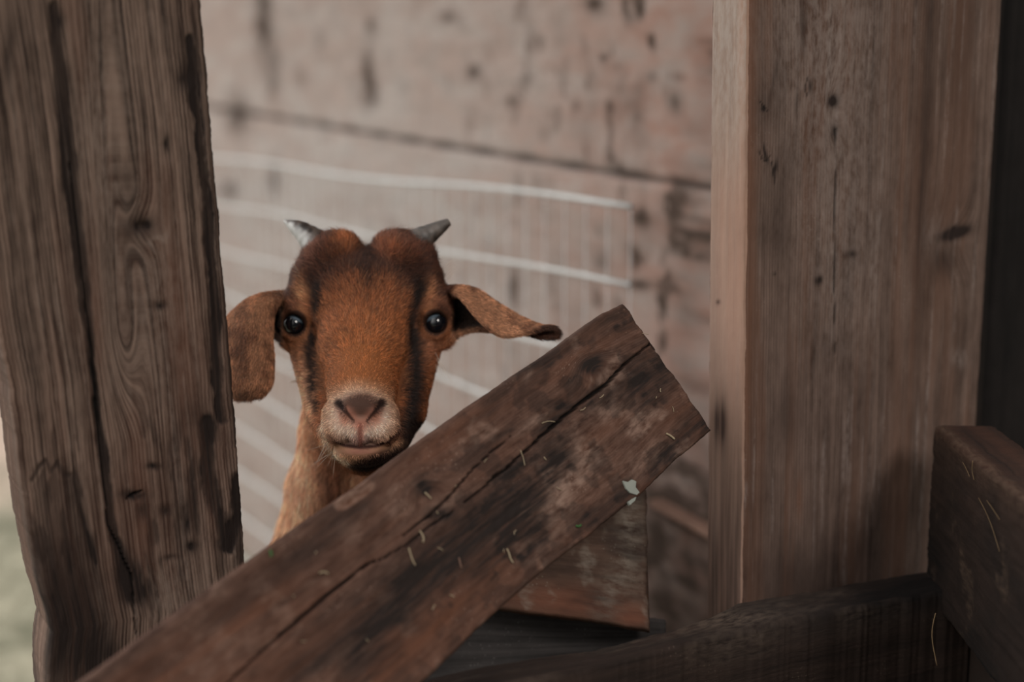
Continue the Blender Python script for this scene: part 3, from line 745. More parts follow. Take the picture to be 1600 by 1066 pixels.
# --- body first (coarse), given in the world frame
def Wc(x, y, z): return world2cam(np.array([x, y, z]))
chest = (-0.125, 1.335, 0.555); rump = (0.005, 1.60, 0.535)
cone(Wc(*chest), Wc(-0.06, 1.46, 0.53), 0.080, 0.088, 0.03)
cone(Wc(-0.06, 1.46, 0.53), Wc(*rump), 0.088, 0.076, 0.03)
cone(Wc(-0.122, 1.325, 0.60), Wc(-0.125, 1.335, 0.53), 0.066, 0.060, 0.03)
dirb = np.array([0.44, 0.9, 0]); dirb /= np.linalg.norm(dirb); perp = np.array([dirb[1], -dirb[0], 0])
for sgn in (-1, 1):
    fr = np.array(chest) + perp * 0.052 * sgn + dirb * 0.03
    e1 = fr + np.array([0, 0, -0.12]); kn = fr + np.array([0, 0, -0.31]) - dirb * 0.012; fe = fr + np.array([0, 0, -0.50]) - dirb * .005
    cone(Wc(*fr), Wc(*e1), 0.045, 0.030, .02); cone(Wc(*e1), Wc(*kn), 0.029, 0.0185, .012)
    cone(Wc(*kn), Wc(*fe), 0.0185, 0.0125, .010); fe[2] = 0.06
    cone(Wc(*fe), Wc(*(np.array([fe[0], fe[1], 0.018]) - dirb * .018)), 0.0125, 0.019, .01)
    hp = np.array(rump) + perp * 0.048 * sgn
    st_ = hp + np.array([0, 0, -0.15]) - dirb * 0.035; hk = hp + np.array([0, 0, -0.29]) + dirb * 0.055; fl = hp + np.array([0, 0, -0.475]) + dirb * .035
    cone(Wc(*hp), Wc(*st_), 0.062, 0.042, .02); cone(Wc(*st_), Wc(*hk), 0.038, 0.018, .012)
    cone(Wc(*hk), Wc(*fl), 0.018, 0.0125, .010)
    cone(Wc(fl[0], fl[1], .06), Wc(*(np.array([fl[0], fl[1], 0.018]) - dirb * .018)), 0.0125, 0.019, .01)
tl = np.array(rump) + dirb * .075 + np.array([0, 0, .04])
cone(Wc(*tl), Wc(*(tl + dirb * .03 + np.array([0, 0, .05]))), 0.018, 0.008, .015)
# --- neck
C((560, 590, 150), (540, 670, 190), 78, 66, 20)
C((540, 670, 190), (522, 770, 225), 66, 70, 20)
C((522, 770, 225), (528, 900, 300), 72, 118, 20)
C((585, 640, 120), (585, 800, 200), 34, 44, 14)       # windpipe ridge below the throat
# --- skull
E(572, 470, 105, 119, 74, 100, 14)
E(571, 456, 62, 92, 60, 50, 14)
E(521, 411, 72, 50, 48, 44, 12)          # horn-base lobes
E(628, 410, 72, 53, 49, 44, 12)
E(491, 440, 80, 37, 36, 48, 14)
E(656, 440, 80, 37, 36, 48, 14)
C((570, 466, 76), (568, 540, 30), 66, 62, 14, sx=1.12)
C((568, 540, 30), (565, 610, -42), 62, 50, 14, sx=1.04)
C((565, 610, -42), (563, 645, -86), 48, 43, 12, sx=1.08)
# brows, temples
E(472, 470, 62, 27, 30, 30, 12)
E(676, 468, 62, 27, 30, 30, 12)
E(466, 500, 70, 30, 44, 36, 10)
E(681, 498, 70, 30, 44, 36, 10)
# cheeks and jaw
C((487, 545, 72), (512, 640, 15), 34, 33, 12)
C((512, 640, 15), (530, 690, -40), 33, 28, 12)
C((652, 545, 72), (628, 640, 15), 36, 35, 12)
C((628, 640, 15), (604, 694, -40), 35, 30, 12)
C((571, 590, 80), (570, 690, -10), 84, 52, 14)
# muzzle
E(563, 652, -92, 61, 44, 46, 9)
E(531, 672, -108, 30, 25, 30, 7)
E(596, 672, -108, 30, 25, 30, 7)
E(563, 637, -127, 34, 20, 18, 6)
E(563, 672, -134, 20, 24, 10, 8)
# chin / lower lip
E(567, 703, -92, 46, 27, 38, 5)
E(565, 706, -122, 30, 10, 12, 5)
# mouth cut
mp = [(506, 672, -70), (520, 688, -112), (538, 696, -134), (563, 700, -143), (588, 697, -136), (608, 688, -114), (626, 672, -74)]
for a, b in zip(mp[:-1], mp[1:]): C(a, b, 1.8, 1.8, 3, 'sub')
# philtrum
C((563, 664, -148), (563, 698, -147), 1.7, 1.7, 3, 'sub')
# nostrils: slanted commas
C((532, 632, -130), (541, 645, -147), 5.5, 2.8, 4, 'sub'); C((541, 645, -147), (552, 657, -153), 3.2, 1.6, 3, 'sub')
C((594, 630, -130), (585, 645, -147), 5.5, 2.8, 4, 'sub'); C((585, 645, -147), (574, 657, -153), 3.2, 1.6, 3, 'sub')
# eye sockets
EYE = [(461, 506, 52), (680, 504, 52)]
for i, (ex, ey, ed) in enumerate(EYE):
    sg = -1 if i == 0 else 1
    E(ex + sg * 2, ey, ed - 14, 20, 19, 22, 4, 'sub')
    # lids: an upper and a lower roll around the ball
    up = [(ex - sg * 20, ey + 6, ed - 2), (ex - sg * 14, ey - 13, ed - 14), (ex + sg * 1, ey - 21, ed - 16), (ex + sg * 15, ey - 14, ed - 4), (ex + sg * 22, ey + 2, ed + 12)]
    for a, b in zip(up[:-1], up[1:]): C(a, b, 5.2, 5.2, 4)
    lo = [(ex - sg * 20, ey + 6, ed - 2), (ex - sg * 12, ey + 19, ed - 8), (ex + sg * 3, ey + 23, ed - 8), (ex + sg * 16, ey + 15, ed + 2), (ex + sg * 22, ey + 2, ed + 12)]
    for a, b in zip(lo[:-1], lo[1:]): C(a, b, 4.8, 4.8, 4)

# --- ears: thin shells made of many small balls
EARP = []
def spl_rows(rows, nu, nv, jitter=0):
    """rows: list of rows of control points (px,py,dy); bi-Catmull resampling"""
    R = np.array(rows, float)
    def cat(Pn, n):
        m = len(Pn); t = np.linspace(0, m - 1 - 1e-6, n); i = t.astype(int); f = (t - i)[:, None]
        f = f.reshape((-1,) + (1,) * (Pn.ndim - 1))
        g = lambda k: Pn[np.clip(i + k, 0, m - 1)]
        p0, p1, p2, p3 = g(-1), g(0), g(1), g(2)
        return .5 * (2 * p1 + (p2 - p0) * f + (2 * p0 - 5 * p1 + 4 * p2 - p3) * f ** 2 + (3 * p1 - p0 - 3 * p2 + p3) * f ** 3)
    A = cat(R, nu); return cat(A.transpose(1, 0, 2), nv).transpose(1, 0, 2)
def ear(rows, nu, nv, r0, r1=None, k=5):
    G = spl_rows(rows, nu, nv)
    for i in range(nu):
        rr_ = r0 + ((r1 if r1 else r0) - r0) * i / (nu - 1)
        for j in range(nv):
            c = K(*G[i, j]); r = rr_ * PU; m = r + k * PU
            s = sub(c - m, c + m); X, Y, Z = grid(s)
            d = (np.sqrt((X - c[0]) ** 2 + (Y - c[1]) ** 2 + (Z - c[2]) ** 2) - r).astype(np.float32)
            EB[s] = np.minimum(EB[s], d)
    EARP.append(G.reshape(-1, 3))
EB = np.full(SH, 1.0, np.float32)
# right-hand ear (outward, tip curling)
ear([[(676, 548, 66), (680, 505, 100), (684, 456, 84), (694, 452, 62)],
     [(698, 541, 52), (706, 500, 92), (708, 452, 64), (706, 456, 40)],
     [(716, 523, 46), (728, 492, 84), (728, 451, 54), (719, 463, 24)],
     [(740, 516, 42), (752, 494, 72), (748, 456, 48), (735, 482, 12)],
     [(766, 517, 38), (772, 500, 58), (768, 470, 38), (757, 507, 2)],
     [(792, 520, 30), (796, 506, 44), (794, 487, 28), (783, 524, -4)],
     [(818, 521, 18), (820, 510, 28), (820, 501, 16), (808, 523, -6)],
     [(842, 527, 8), (845, 519, 14), (846, 510, 8), (832, 517, -6)],
     [(862, 529, 3), (865, 521, 8), (865, 512, 4), (856, 513, -5)],
     [(871, 526, 1), (873, 522, 3), (873, 517, 2), (870, 517, 0)]], 150, 64, 4.2, 3.6)
# left-hand ear: cup at the head, then a broad flap hanging down
ear([[(474, 548, 72), (462, 505, 105), (466, 462, 90), (462, 462, 70)],
     [(452, 546, 62), (440, 505, 98), (444, 460, 74), (446, 464, 52)],
     [(436, 530, 56), (422, 500, 88), (424, 460, 62), (433, 472, 34)],
     [(420, 520, 50), (404, 500, 76), (404, 464, 52), (420, 476, 24)]], 44, 64, 4.2, 4.2)
ear([[(442, 460, 66), (428, 460, 50), (408, 462, 44), (388, 470, 50), (366, 488, 62)],
     [(436, 470, 40), (424, 472, 20), (398, 476, 12), (372, 486, 22), (352, 504, 44)],
     [(426, 492, 30), (414, 494, 8), (390, 498, 0), (366, 504, 12), (346, 516, 36)],
     [(424, 530, 26), (412, 532, 4), (386, 535, -6), (362, 537, 8), (344, 540, 32)],
     [(426, 565, 22), (413, 567, 0), (388, 569, -8), (364, 568, 6), (346, 566, 28)],
     [(424, 598, 18), (412, 601, 0), (388, 604, -6), (366, 602, 6), (350, 596, 24)],
     [(412, 617, 14), (402, 620, 2), (386, 623, 0), (370, 622, 8), (356, 614, 20)]], 120, 78, 4.2, 3.8)
s_all = (slice(None),)
D = smin(D, EB, 6 * PU)

def surface_nets(D, xs, ys, zs):
    ins = D < 0
    nx, ny, nz = D.shape
    cnt = np.zeros((nx - 1, ny - 1, nz - 1), np.int8)
    for i in (0, 1):
        for j in (0, 1):
            for k in (0, 1):
                cnt += ins[i:nx - 1 + i, j:ny - 1 + j, k:nz - 1 + k]
    act = (cnt > 0) & (cnt < 8)
    I, J, Kk = np.nonzero(act)
    vid = np.full(act.shape, -1, np.int32); vid[I, J, Kk] = np.arange(len(I))
    acc = np.zeros((len(I), 3)); w_ = np.zeros(len(I))
    pts = {}
    co = [(i, j, k) for i in (0, 1) for j in (0, 1) for k in (0, 1)]
    for a in range(8):
        for b in range(a + 1, 8):
            da = np.array(co[b]) - np.array(co[a])
            if np.abs(da).sum() != 1: continue
            ca, cb = co[a], co[b]
            va = D[I + ca[0], J + ca[1], Kk + ca[2]]; vb = D[I + cb[0], J + cb[1], Kk + cb[2]]
            m = (va < 0) != (vb < 0)
            t = np.where(m, va / np.where(m, va - vb, 1), 0)
            pa_ = np.stack([xs[I + ca[0]], ys[J + ca[1]], zs[Kk + ca[2]]], -1)
            pb_ = np.stack([xs[I + cb[0]], ys[J + cb[1]], zs[Kk + cb[2]]], -1)
            acc += np.where(m[:, None], pa_ + (pb_ - pa_) * t[:, None], 0); w_ += m
    V = acc / w_[:, None]
    F = []
    def q(mask, v, flip):
        a, b, c, d = (x[mask] for x in v)
        fl = flip[mask]
        f = np.stack([a, b, c, d], -1)
        f[fl] = f[fl][:, ::-1]
        ok = (f >= 0).all(1); F.append(f[ok])
    m = ins[:-1, 1:-1, 1:-1] != ins[1:, 1:-1, 1:-1]
    q(m, (vid[:, :-1, :-1], vid[:, 1:, :-1], vid[:, 1:, 1:], vid[:, :-1, 1:]), ~ins[:-1, 1:-1, 1:-1])
    m = ins[1:-1, :-1, 1:-1] != ins[1:-1, 1:, 1:-1]
    q(m, (vid[:-1, :, :-1], vid[:-1, :, 1:], vid[1:, :, 1:], vid[1:, :, :-1]), ~ins[1:-1, :-1, 1:-1])
    m = ins[1:-1, 1:-1, :-1] != ins[1:-1, 1:-1, 1:]
    q(m, (vid[:-1, :-1, :], vid[1:, :-1, :], vid[1:, 1:, :], vid[:-1, 1:, :]), ~ins[1:-1, 1:-1, :-1])
    return V, np.concatenate(F)
GV, GF = surface_nets(D, xs, ys, zs)
# keep the one connected skin (drops stray bits)
def smooth_pass(V, F, it, lam=.5):
    e = np.concatenate([F[:, [0, 1]], F[:, [1, 2]], F[:, [2, 3]], F[:, [3, 0]]])
    n = np.bincount(e[:, 0], minlength=len(V)) + np.bincount(e[:, 1], minlength=len(V))
    for _ in range(it):
        S = np.zeros_like(V)
        for k in range(3):
            S[:, k] = np.bincount(e[:, 0], weights=V[e[:, 1], k], minlength=len(V)) + np.bincount(e[:, 1], weights=V[e[:, 0], k], minlength=len(V))
        V = V + (S / n[:, None] - V) * lam
    return V
GV = smooth_pass(GV, GF, 2)

# --- coat colours, some light and shade painted in
def vpix(c): return c[..., 0] / c[..., 1] * FPX + 800.0, 533.0 - c[..., 2] / c[..., 1] * FPX, (c[..., 1] - D0) / PU
def mixm(c, m, col):
    m = np.clip(m, 0, 1)[:, None]; return c * (1 - m) + np.array(col, float)[None, :] * m
COAT = 1.15
def coat(c):
    """coat colour (sRGB 0-255) at camera-frame points"""
    x, y, dy = vpix(c)
    n = 16 * (fbm(x * .05, y * .05, 101) - .5) + 10 * (fbm(x * .2, y * .2, 102) - .5)
    xx = x + n * .6; yy = y + n * .6
    face = (1 - sstep(105, 150, dy)) * sstep(436, 446, x) * (1 - sstep(700, 712, x)) * (1 - sstep(735, 760, y))
    col = np.tile(np.array([196., 142., 110.]), (len(x), 1))                       # body, neck
    # neck: lighter flank, shade of the groove beside the throat painted in
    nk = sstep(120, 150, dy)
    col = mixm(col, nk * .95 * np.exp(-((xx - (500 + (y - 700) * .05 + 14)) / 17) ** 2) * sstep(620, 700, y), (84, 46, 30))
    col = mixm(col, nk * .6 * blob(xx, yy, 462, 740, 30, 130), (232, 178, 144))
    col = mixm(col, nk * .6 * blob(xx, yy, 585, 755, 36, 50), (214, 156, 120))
    # face base
    col = mixm(col, face, (128, 74, 44))
    col = mixm(col, face * .95 * blob(xx, yy, 566, 560, 62, 85), (156, 90, 46))
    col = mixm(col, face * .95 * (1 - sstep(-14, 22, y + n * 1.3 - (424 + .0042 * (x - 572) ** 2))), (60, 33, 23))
    col = mixm(col, face * .55 * blob(xx, yy, 572, 395, 22, 34), (48, 26, 18))
    col = mixm(col, face * .85 * blob(xx, yy, 540, 384, 20, 26), (160, 90, 46))  # lit left lobe of the poll, painted into the coat
    col = mixm(col, face * .85 * blob(xx, yy, 606, 392, 24, 20), (148, 84, 52))
    col = mixm(col, face * .6 * blob(xx, yy, 648, 390, 18, 26), (108, 60, 40))
    col = mixm(col, face * .7 * blob(xx, yy, 490, 398, 18, 30), (128, 84, 70))
    col = mixm(col, face * .7 * blob(xx, yy, 500, 440, 22, 12, 30), (56, 30, 20))
    col = mixm(col, face * .7 * blob(xx, yy, 640, 435, 26, 14, -30), (52, 28, 18))
    col = mixm(col, face * .8 * blob(x + n * .3, y, 573, 412, 9, 36), (34, 19, 14))  # shade in the groove between the lobes, painted in
    col = mixm(col, face * .6 * blob(xx, yy, 572, 428, 60, 7), (50, 27, 18))  # shadow under the overhanging poll hair, done in colour
    # pale patches above the eyes
    col = mixm(col, face * .95 * blob(xx, yy, 474, 462, 12, 26, -6), (196, 138, 96))
    col = mixm(col, face * .95 * blob(xx, yy, 668, 460, 12, 22, 8), (190, 126, 84))
    # cheeks
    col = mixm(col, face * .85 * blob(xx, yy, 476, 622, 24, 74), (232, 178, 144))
    col = mixm(col, face * .55 * blob(xx, yy, 672, 548, 16, 30), (150, 98, 74))
    col = mixm(col, face * .5 * blob(xx, yy, 660, 610, 16, 50), (120, 68, 40))
    # dark stripes from brow to mouth
    d, t = seg_dist(xx, yy, [(497, 450), (494, 500), (484, 540), (489, 580), (492, 612), (496, 640)])
    wv = np.interp(t, np.linspace(0, 1, 6), [9, 6, 7, 10, 9, 4])
    col = mixm(col, face * .95 * np.exp(-(d / (wv * .95)) ** 2.4) * sstep(.18, .42, fbm(x * .12, y * .05, 120)), (26, 17, 15))
    d, t = seg_dist(xx, yy, [(652, 450), (646, 500), (646, 550), (646, 600), (641, 650), (640, 690)])
    wv = np.interp(t, np.linspace(0, 1, 6), [10, 8, 9, 11, 12, 16])
    col = mixm(col, face * .95 * np.exp(-(d / (wv * 1.15)) ** 2.2), (24, 15, 13))
    # eyelids
    for (ex, ey, ed) in EYE:
        r = np.hypot((x - ex), (y - ey) * .9)
        col = mixm(col, face * .85 * (1 - sstep(17, 21, r)), (44, 28, 22))
        col = mixm(col, face * .5 * np.exp(-((r - 31) / 5) ** 2) * (y < ey + 10), (170, 108, 78))
    # muzzle
    mz = blob(x + n * .3, y + n * .3, 563, 652, 62, 50) * (1 - sstep(-70, -20, dy))
    col = mixm(col, np.clip(mz * 1.9 - .35, 0, 1), (206, 180, 160))
    col = mixm(col, (1 - sstep(8, 22, np.hypot((x - 563) * .62, y - 634) - 4)) * (dy < -90) * .88, (68, 42, 33))
    for seg in (((542, 640), (561, 663)), ((588, 640), (566, 663)), ((563, 662), (563, 688))):
        d, t = seg_dist(x, y, list(seg)); col = mixm(col, .85 * np.exp(-(d / 6.5) ** 2) * (dy < -100), (188, 120, 98))
    for (a, b_) in (((536, 637), (556, 657)), ((590, 637), (570, 657))):
        d, t = seg_dist(x, y, [a, b_]); col = mixm(col, .8 * (1 - sstep(2, 7, d)) * (dy < -110), (190, 122, 98)) if False else col
    for pts in ([(530, 630), (541, 645), (553, 658)], [(596, 629), (585, 645), (573, 658)]):
        d, t = seg_dist(x, y, pts); col = mixm(col, .6 * np.exp(-(d / 11) ** 2) * (y > 636) * (dy < -95), (158, 104, 86)); wn = np.interp(t, [0, .5, 1], [6, 3.0, 1.6]); col = mixm(col, (1 - sstep(wn * .5, wn * 1.5, d)) * (dy < -95), (38, 22, 18))
    for bx in (538, 588):
        col = mixm(col, .75 * blob(x, y, bx, 656, 10, 10) * (dy < -95), (172, 108, 84))
    col = mixm(col, .75 * blob(x, y, 563, 690, 30, 11) * (dy < -100), (116, 86, 82))
    d, t = seg_dist(x, y, [(563, 664), (563, 698)]); col = mixm(col, .7 * (1 - sstep(1.5, 4.5, d)) * (dy < -110), (120, 66, 54))
    # mouth and chin
    low = sstep(698, 706, y - .018 * 0 * x + 10 * ((x - 563) / 50) ** 2) * (dy < -40)
    col = mixm(col, low, (172, 126, 94))
    col = mixm(col, low * sstep(712, 727, y + .35 * (x - 560) ), (36, 22, 18))
    col = mixm(col, sstep(618, 640, x) * (y > 655) * face, (30, 18, 14))
    d, t = seg_dist(x, y, [(a[0], a[1]) for a in mp]); col = mixm(col, (1 - sstep(1.0, 4.0, d)) * (dy < -60) * (.35 + .65 * sstep(515, 535, x)), (60, 34, 28))
    col = mixm(col, .8 * blob(x, y, 562, 706, 26, 5) * (dy < -110), (158, 100, 86))
    # highlight on the left rim of the muzzle, painted into the coat
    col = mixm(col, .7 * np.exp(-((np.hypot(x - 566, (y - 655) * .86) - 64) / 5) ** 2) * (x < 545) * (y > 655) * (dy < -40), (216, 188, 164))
    # ears
    er = np.maximum((1 - sstep(436, 448, x)) * (y > 445) * (y < 640), sstep(702, 712, x) * (y < 570) * (dy < 150))
    col = mixm(col, er, (152, 104, 74))
    col = mixm(col, er * .6 * sstep(.48, .68, fbm(x * .06, y * .06, 111)), (82, 48, 32))
    col = mixm(col, er * .7 * blob(x, y, 378, 540, 12, 80, 0), (84, 52, 36))
    col = mixm(col, er * .6 * blob(x, y, 380, 618, 26, 10), (50, 32, 24))
    inner = sstep(34, 52, dy) * er * (y > 458)  # shade inside the ear cups, painted dark below
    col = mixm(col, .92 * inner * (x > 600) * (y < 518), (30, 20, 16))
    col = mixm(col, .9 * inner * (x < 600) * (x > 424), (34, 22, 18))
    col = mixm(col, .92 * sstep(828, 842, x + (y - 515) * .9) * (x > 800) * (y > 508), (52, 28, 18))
    # legs, hooves of the unseen part
    wz = CAM_H - c[..., 1] * SP + c[..., 2] * CP
    col = mixm(col, (wz < .035) * 1.0, (40, 34, 30))
    gm = col.mean(1)[:, None]; col = gm + (col - gm) * .90
    return col
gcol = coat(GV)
skin, n_, b_ = new_mat('goat_skin_and_undercoat')
ca = attr(n_, 'coat'); n_.links.new(ca.outputs['Color'], b_.inputs['Base Color'])
b_.inputs['Roughness'].default_value = .75; b_.inputs['Specular IOR Level'].default_value = .15
gt = n_.nodes.new('ShaderNodeTexCoord'); gb1 = noise_n(n_, gt.outputs['Object'], (700, 700, 700), 3)
gbp = nd(n_, 'ShaderNodeBump'); gbp.inputs['Distance'].default_value = .0006; gbp.inputs['Strength'].default_value = .5
n_.links.new(gb1, gbp.inputs['Height']); n_.links.new(gbp.outputs[0], b_.inputs['Normal'])

goat = bpy.data.objects.new('goat', None); COL.objects.link(goat)
gbase = np.array([-0.06, 1.46, 0.0]); goat.location = gbase
tag(goat, 'young brown goat with short horns and drooping ears looking over the broken board', 'goat')
GW = cam2world(GV) - gbase
body = make_mesh('body', GW, GF, skin, goat)
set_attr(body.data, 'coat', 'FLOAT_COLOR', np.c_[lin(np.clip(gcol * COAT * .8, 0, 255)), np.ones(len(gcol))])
me = body.data
print('goat verts', len(GV), 'faces', len(GF))

# --- eyes
m_eye, n_, b_ = new_mat('dark_wet_eye')
et = n_.nodes.new('ShaderNodeTexCoord')
ea_ = attr(n_, 'upper_crescent'); n_.links.new(mixc(n_, ea_.outputs['Fac'], (0.005, 0.0055, 0.008), (0.13, 0.17, 0.21)), b_.inputs['Base Color']); b_.inputs['Roughness'].default_value = .06
b_.inputs['Specular IOR Level'].default_value = .7; b_.inputs['Coat Weight'].default_value = 0.0
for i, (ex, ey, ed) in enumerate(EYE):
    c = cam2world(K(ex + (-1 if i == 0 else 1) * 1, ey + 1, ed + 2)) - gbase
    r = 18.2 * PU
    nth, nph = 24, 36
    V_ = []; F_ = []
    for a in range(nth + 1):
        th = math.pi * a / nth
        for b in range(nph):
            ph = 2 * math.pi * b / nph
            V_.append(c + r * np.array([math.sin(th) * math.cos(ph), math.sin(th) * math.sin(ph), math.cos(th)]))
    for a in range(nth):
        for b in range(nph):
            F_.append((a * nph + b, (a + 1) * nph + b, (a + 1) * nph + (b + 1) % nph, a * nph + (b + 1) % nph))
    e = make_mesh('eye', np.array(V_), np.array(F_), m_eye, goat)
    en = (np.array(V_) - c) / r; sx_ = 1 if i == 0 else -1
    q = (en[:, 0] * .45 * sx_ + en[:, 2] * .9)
    set_attr(e.data, 'upper_crescent', 'FLOAT', sstep(.50, .68, q) * (1 - .8 * sstep(.80, .9, q)))  # blue-grey crescent on the upper inner side of each eyeball
# --- horns
m_horn, n_, b_ = new_mat('ridged_grey_horn')
ht = n_.nodes.new('ShaderNodeTexCoord')
hn = noise_n(n_, ht.outputs['Object'], (130, 130, 130), 5)
hc_ = mixc(n_, ramp(n_, hn, .38, .62), lin((42, 35, 31)), lin((88, 76, 69)))
at_ = attr(n_, 'worn'); hc_ = mixc(n_, at_.outputs['Fac'], hc_, lin((205, 206, 204)))
n_.links.new(hc_, b_.inputs['Base Color']); b_.inputs['Roughness'].default_value = .5
def horn(pts, rad, worn_side):
    n = 46; P_ = resample([K(*p) for p in pts], n)
    P_ = smooth_line(P_)
    R = np.interp(np.linspace(0, 1, n), np.linspace(0, 1, len(rad)), rad) * PU
    R = R * (1 + .035 * np.sin(np.linspace(0, 1, n) * 44) * (1 - np.linspace(0, 1, n)) + .03 * np.sin(np.linspace(0, 9, n)))
    V_, F_ = tube_geo([cam2world(p) - gbase for p in P_], list(R), 20)
    o = make_mesh('horn', V_, F_, m_horn, goat)
    wv = []
    for i in range(n):
        for k in range(20):
            d = np.array(V_[i * 20 + k]) - (cam2world(P_[i]) - gbase)
            q = float(np.dot(d / (np.linalg.norm(d) + 1e-9), worn_side))
            wv.append(np.clip(q * 1.6 + .2 + .9 * (vnoise(i * .35, k * .5, 5) - .5), 0, 1) * (.85 if worn_side[2] < 0 else .10))
    set_attr(o.data, 'worn', 'FLOAT', wv)
horn([(508, 396, 70), (492, 378, 72), (471, 360, 78), (444, 345, 88)], [27, 24, 19, 12, 2.0], np.array([-.75, -.3, -.55]))
horn([(640, 396, 70), (658, 374, 72), (680, 360, 78), (701, 347, 86)], [27, 25, 18, 12, 6.5], np.array([.3, -.3, .9]))

# --- fur
def fur(name, nroot, sel, length, rad, seed, mat, lift=.35, npt=5, curl=.25):
    rng = np.random.default_rng(seed)
    T = np.concatenate([GF[:, [0, 1, 2]], GF[:, [0, 2, 3]]])
    cen = GV[T].mean(1)
    N = np.cross(GV[T[:, 1]] - GV[T[:, 0]], GV[T[:, 2]] - GV[T[:, 0]])
    ar = np.linalg.norm(N, axis=1) * .5
    wgt = ar * sel(cen)
    pick = rng.choice(len(T), nroot, p=wgt / wgt.sum())
    a, b = rng.random(nroot), rng.random(nroot); fl = a + b > 1; a[fl] = 1 - a[fl]; b[fl] = 1 - b[fl]
    tr = GV[T[pick]]
    root = tr[:, 0] + (tr[:, 1] - tr[:, 0]) * a[:, None] + (tr[:, 2] - tr[:, 0]) * b[:, None]
    VN = np.zeros_like(GV)
    fn = np.cross(GV[GF[:, 2]] - GV[GF[:, 0]], GV[GF[:, 3]] - GV[GF[:, 1]])
    for k in range(4):
        for c in range(3): VN[:, c] += np.bincount(GF[:, k], weights=fn[:, c], minlength=len(GV))
    VN /= np.linalg.norm(VN, axis=1)[:, None] + 1e-12
    nr = VN[T[pick]].mean(1); nr /= np.linalg.norm(nr, axis=1)[:, None] + 1e-9
    x, y, dy = vpix(root)
    # lie of the coat: away from a point on the nose bridge, down the neck, along the ears
    fx = (x - 566) * 1.0; fz = (y - 575)
    flow = np.stack([fx * PU, 60 * PU + 0 * fx, -fz * PU], -1)
    upz = y < 470
    flow[upz, 0] += .6 * flow[upz, 0]
    nk = dy > 140
    flow[nk] = np.array([-.1, .1, -1.0])
    lear = (x < 440) & (y > 445) & (y < 640); flow[lear] = np.array([-.25, -.1, -1.0])
    rear_ = (x > 700) & (y < 575) & (dy < 150); flow[rear_] = np.array([1.0, -.2, -.45])
    mz = (dy < -60); flow[mz] = np.stack([(x[mz] - 563) * .8, 30 + 0 * x[mz], -(y[mz] - 620) * 1.0], -1)
    flow /= np.linalg.norm(flow, axis=1)[:, None]
    flow += rng.normal(0, curl, flow.shape) + .35 * np.stack([fbm(x * .06, y * .06, 5) - .5, 0 * x, fbm(x * .06 + 9, y * .06, 6) - .5], -1)
    tg = flow - nr * (flow * nr).sum(1)[:, None]; tg /= np.linalg.norm(tg, axis=1)[:, None] + 1e-9
    ln = length(x, y, dy) * rng.uniform(.6, 1.25, nroot)
    t = np.linspace(0, 1, npt)
    lf = (lift * rng.uniform(.5, 1.5, nroot))
    pos = root[:, None, :] + tg[:, None, :] * (ln[:, None] * t[None])[..., None] + nr[:, None, :] * ((ln * lf)[:, None] * (t * (1 - .45 * t))[None])[..., None] - nr[:, None, :] * .0004
    pos = cam2world(pos) - gbase
    hc = bpy.data.hair_curves.new(name)
    hc.add_curves([npt] * nroot)
    hc.position_data.foreach_set('vector', pos.astype(np.float32).ravel())
    ra = hc.attributes.get('radius') or hc.attributes.new('radius', 'FLOAT', 'POINT')
    ra.data.foreach_set('value', np.tile(rad * (1 - .8 * t), nroot).astype(np.float32))
    cc = coat(root + tg * (ln * .3)[:, None] * 0)
    var = rng.normal(1, .26, nroot) * (.72 + .56 * fbm(x * .22, y * .10, 131, 3)) ; pl_ = (rng.random(nroot) < .10)
    cc = cc * np.clip(var, .55, 1.5)[:, None]; cc[pl_] = cc[pl_] * .6 + np.array([190, 150, 115]) * .4 * np.clip(cc[pl_].mean(1) / 80, 0, 1)[:, None]
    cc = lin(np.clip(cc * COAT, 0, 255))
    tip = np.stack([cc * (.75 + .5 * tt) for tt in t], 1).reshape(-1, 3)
    at = hc.attributes.new('coat', 'FLOAT_COLOR', 'POINT')
    at.data.foreach_set('color', np.c_[tip, np.ones(len(tip))].astype(np.float32).ravel())
    hc.materials.append(mat)
    o = bpy.data.objects.new(name, hc); COL.objects.link(o); o.parent = goat
    return o
m_fur, n_, b_ = new_mat('goat_coat')
fa = attr(n_, 'coat'); n_.links.new(fa.outputs['Color'], b_.inputs['Base Color'])
b_.inputs['Roughness'].default_value = .5; b_.inputs['Specular IOR Level'].default_value = .35
def sel_head(c):
    x, y, dy = vpix(c)
    s = np.where((dy < 170) & (y < 770) & (x > 330) & (x < 890), 1.0, 0.0)
    front = np.where(dy < 90, 1.0, .45)
    nose = (np.hypot((x - 563) * .75, (y - 642)) < 16) & (dy < -100)
    eye = np.zeros(len(x), bool)
    for (ex, ey, ed) in EYE: eye |= (np.hypot(x - ex, y - ey) < 21) & (dy < ed + 20)
    lip = (np.abs(y - 702 + 10 * ((x - 563) / 50) ** 2) < 8) & (np.abs(x - 563) < 40) & (dy < -100)
    return s * front * np.where(nose | eye | lip, 0.0, 1.0)
def len_head(x, y, dy):
    l = .0052 + 0 * x
    l = np.where(dy < -50, .0032, l)
    l = l + .009 * blob(x, y, 570, 405, 85, 38)
    l = np.where((x < 440) | (x > 705), .0042, l)
    for (ex, ey, ed) in EYE: l = np.where(np.hypot(x - ex, y - ey) < 32, .0024, l)
    return l
fur('face_coat', 150000, sel_head, len_head, .00016, 3, m_fur)
def sel_body(c):
    x, y, dy = vpix(c)
    wz = CAM_H - c[..., 1] * SP + c[..., 2] * CP
    return np.where((dy >= 130) & ((y >= 560)) & (wz > .05), np.where(wz > .55, 1.0, .35), 0.0)
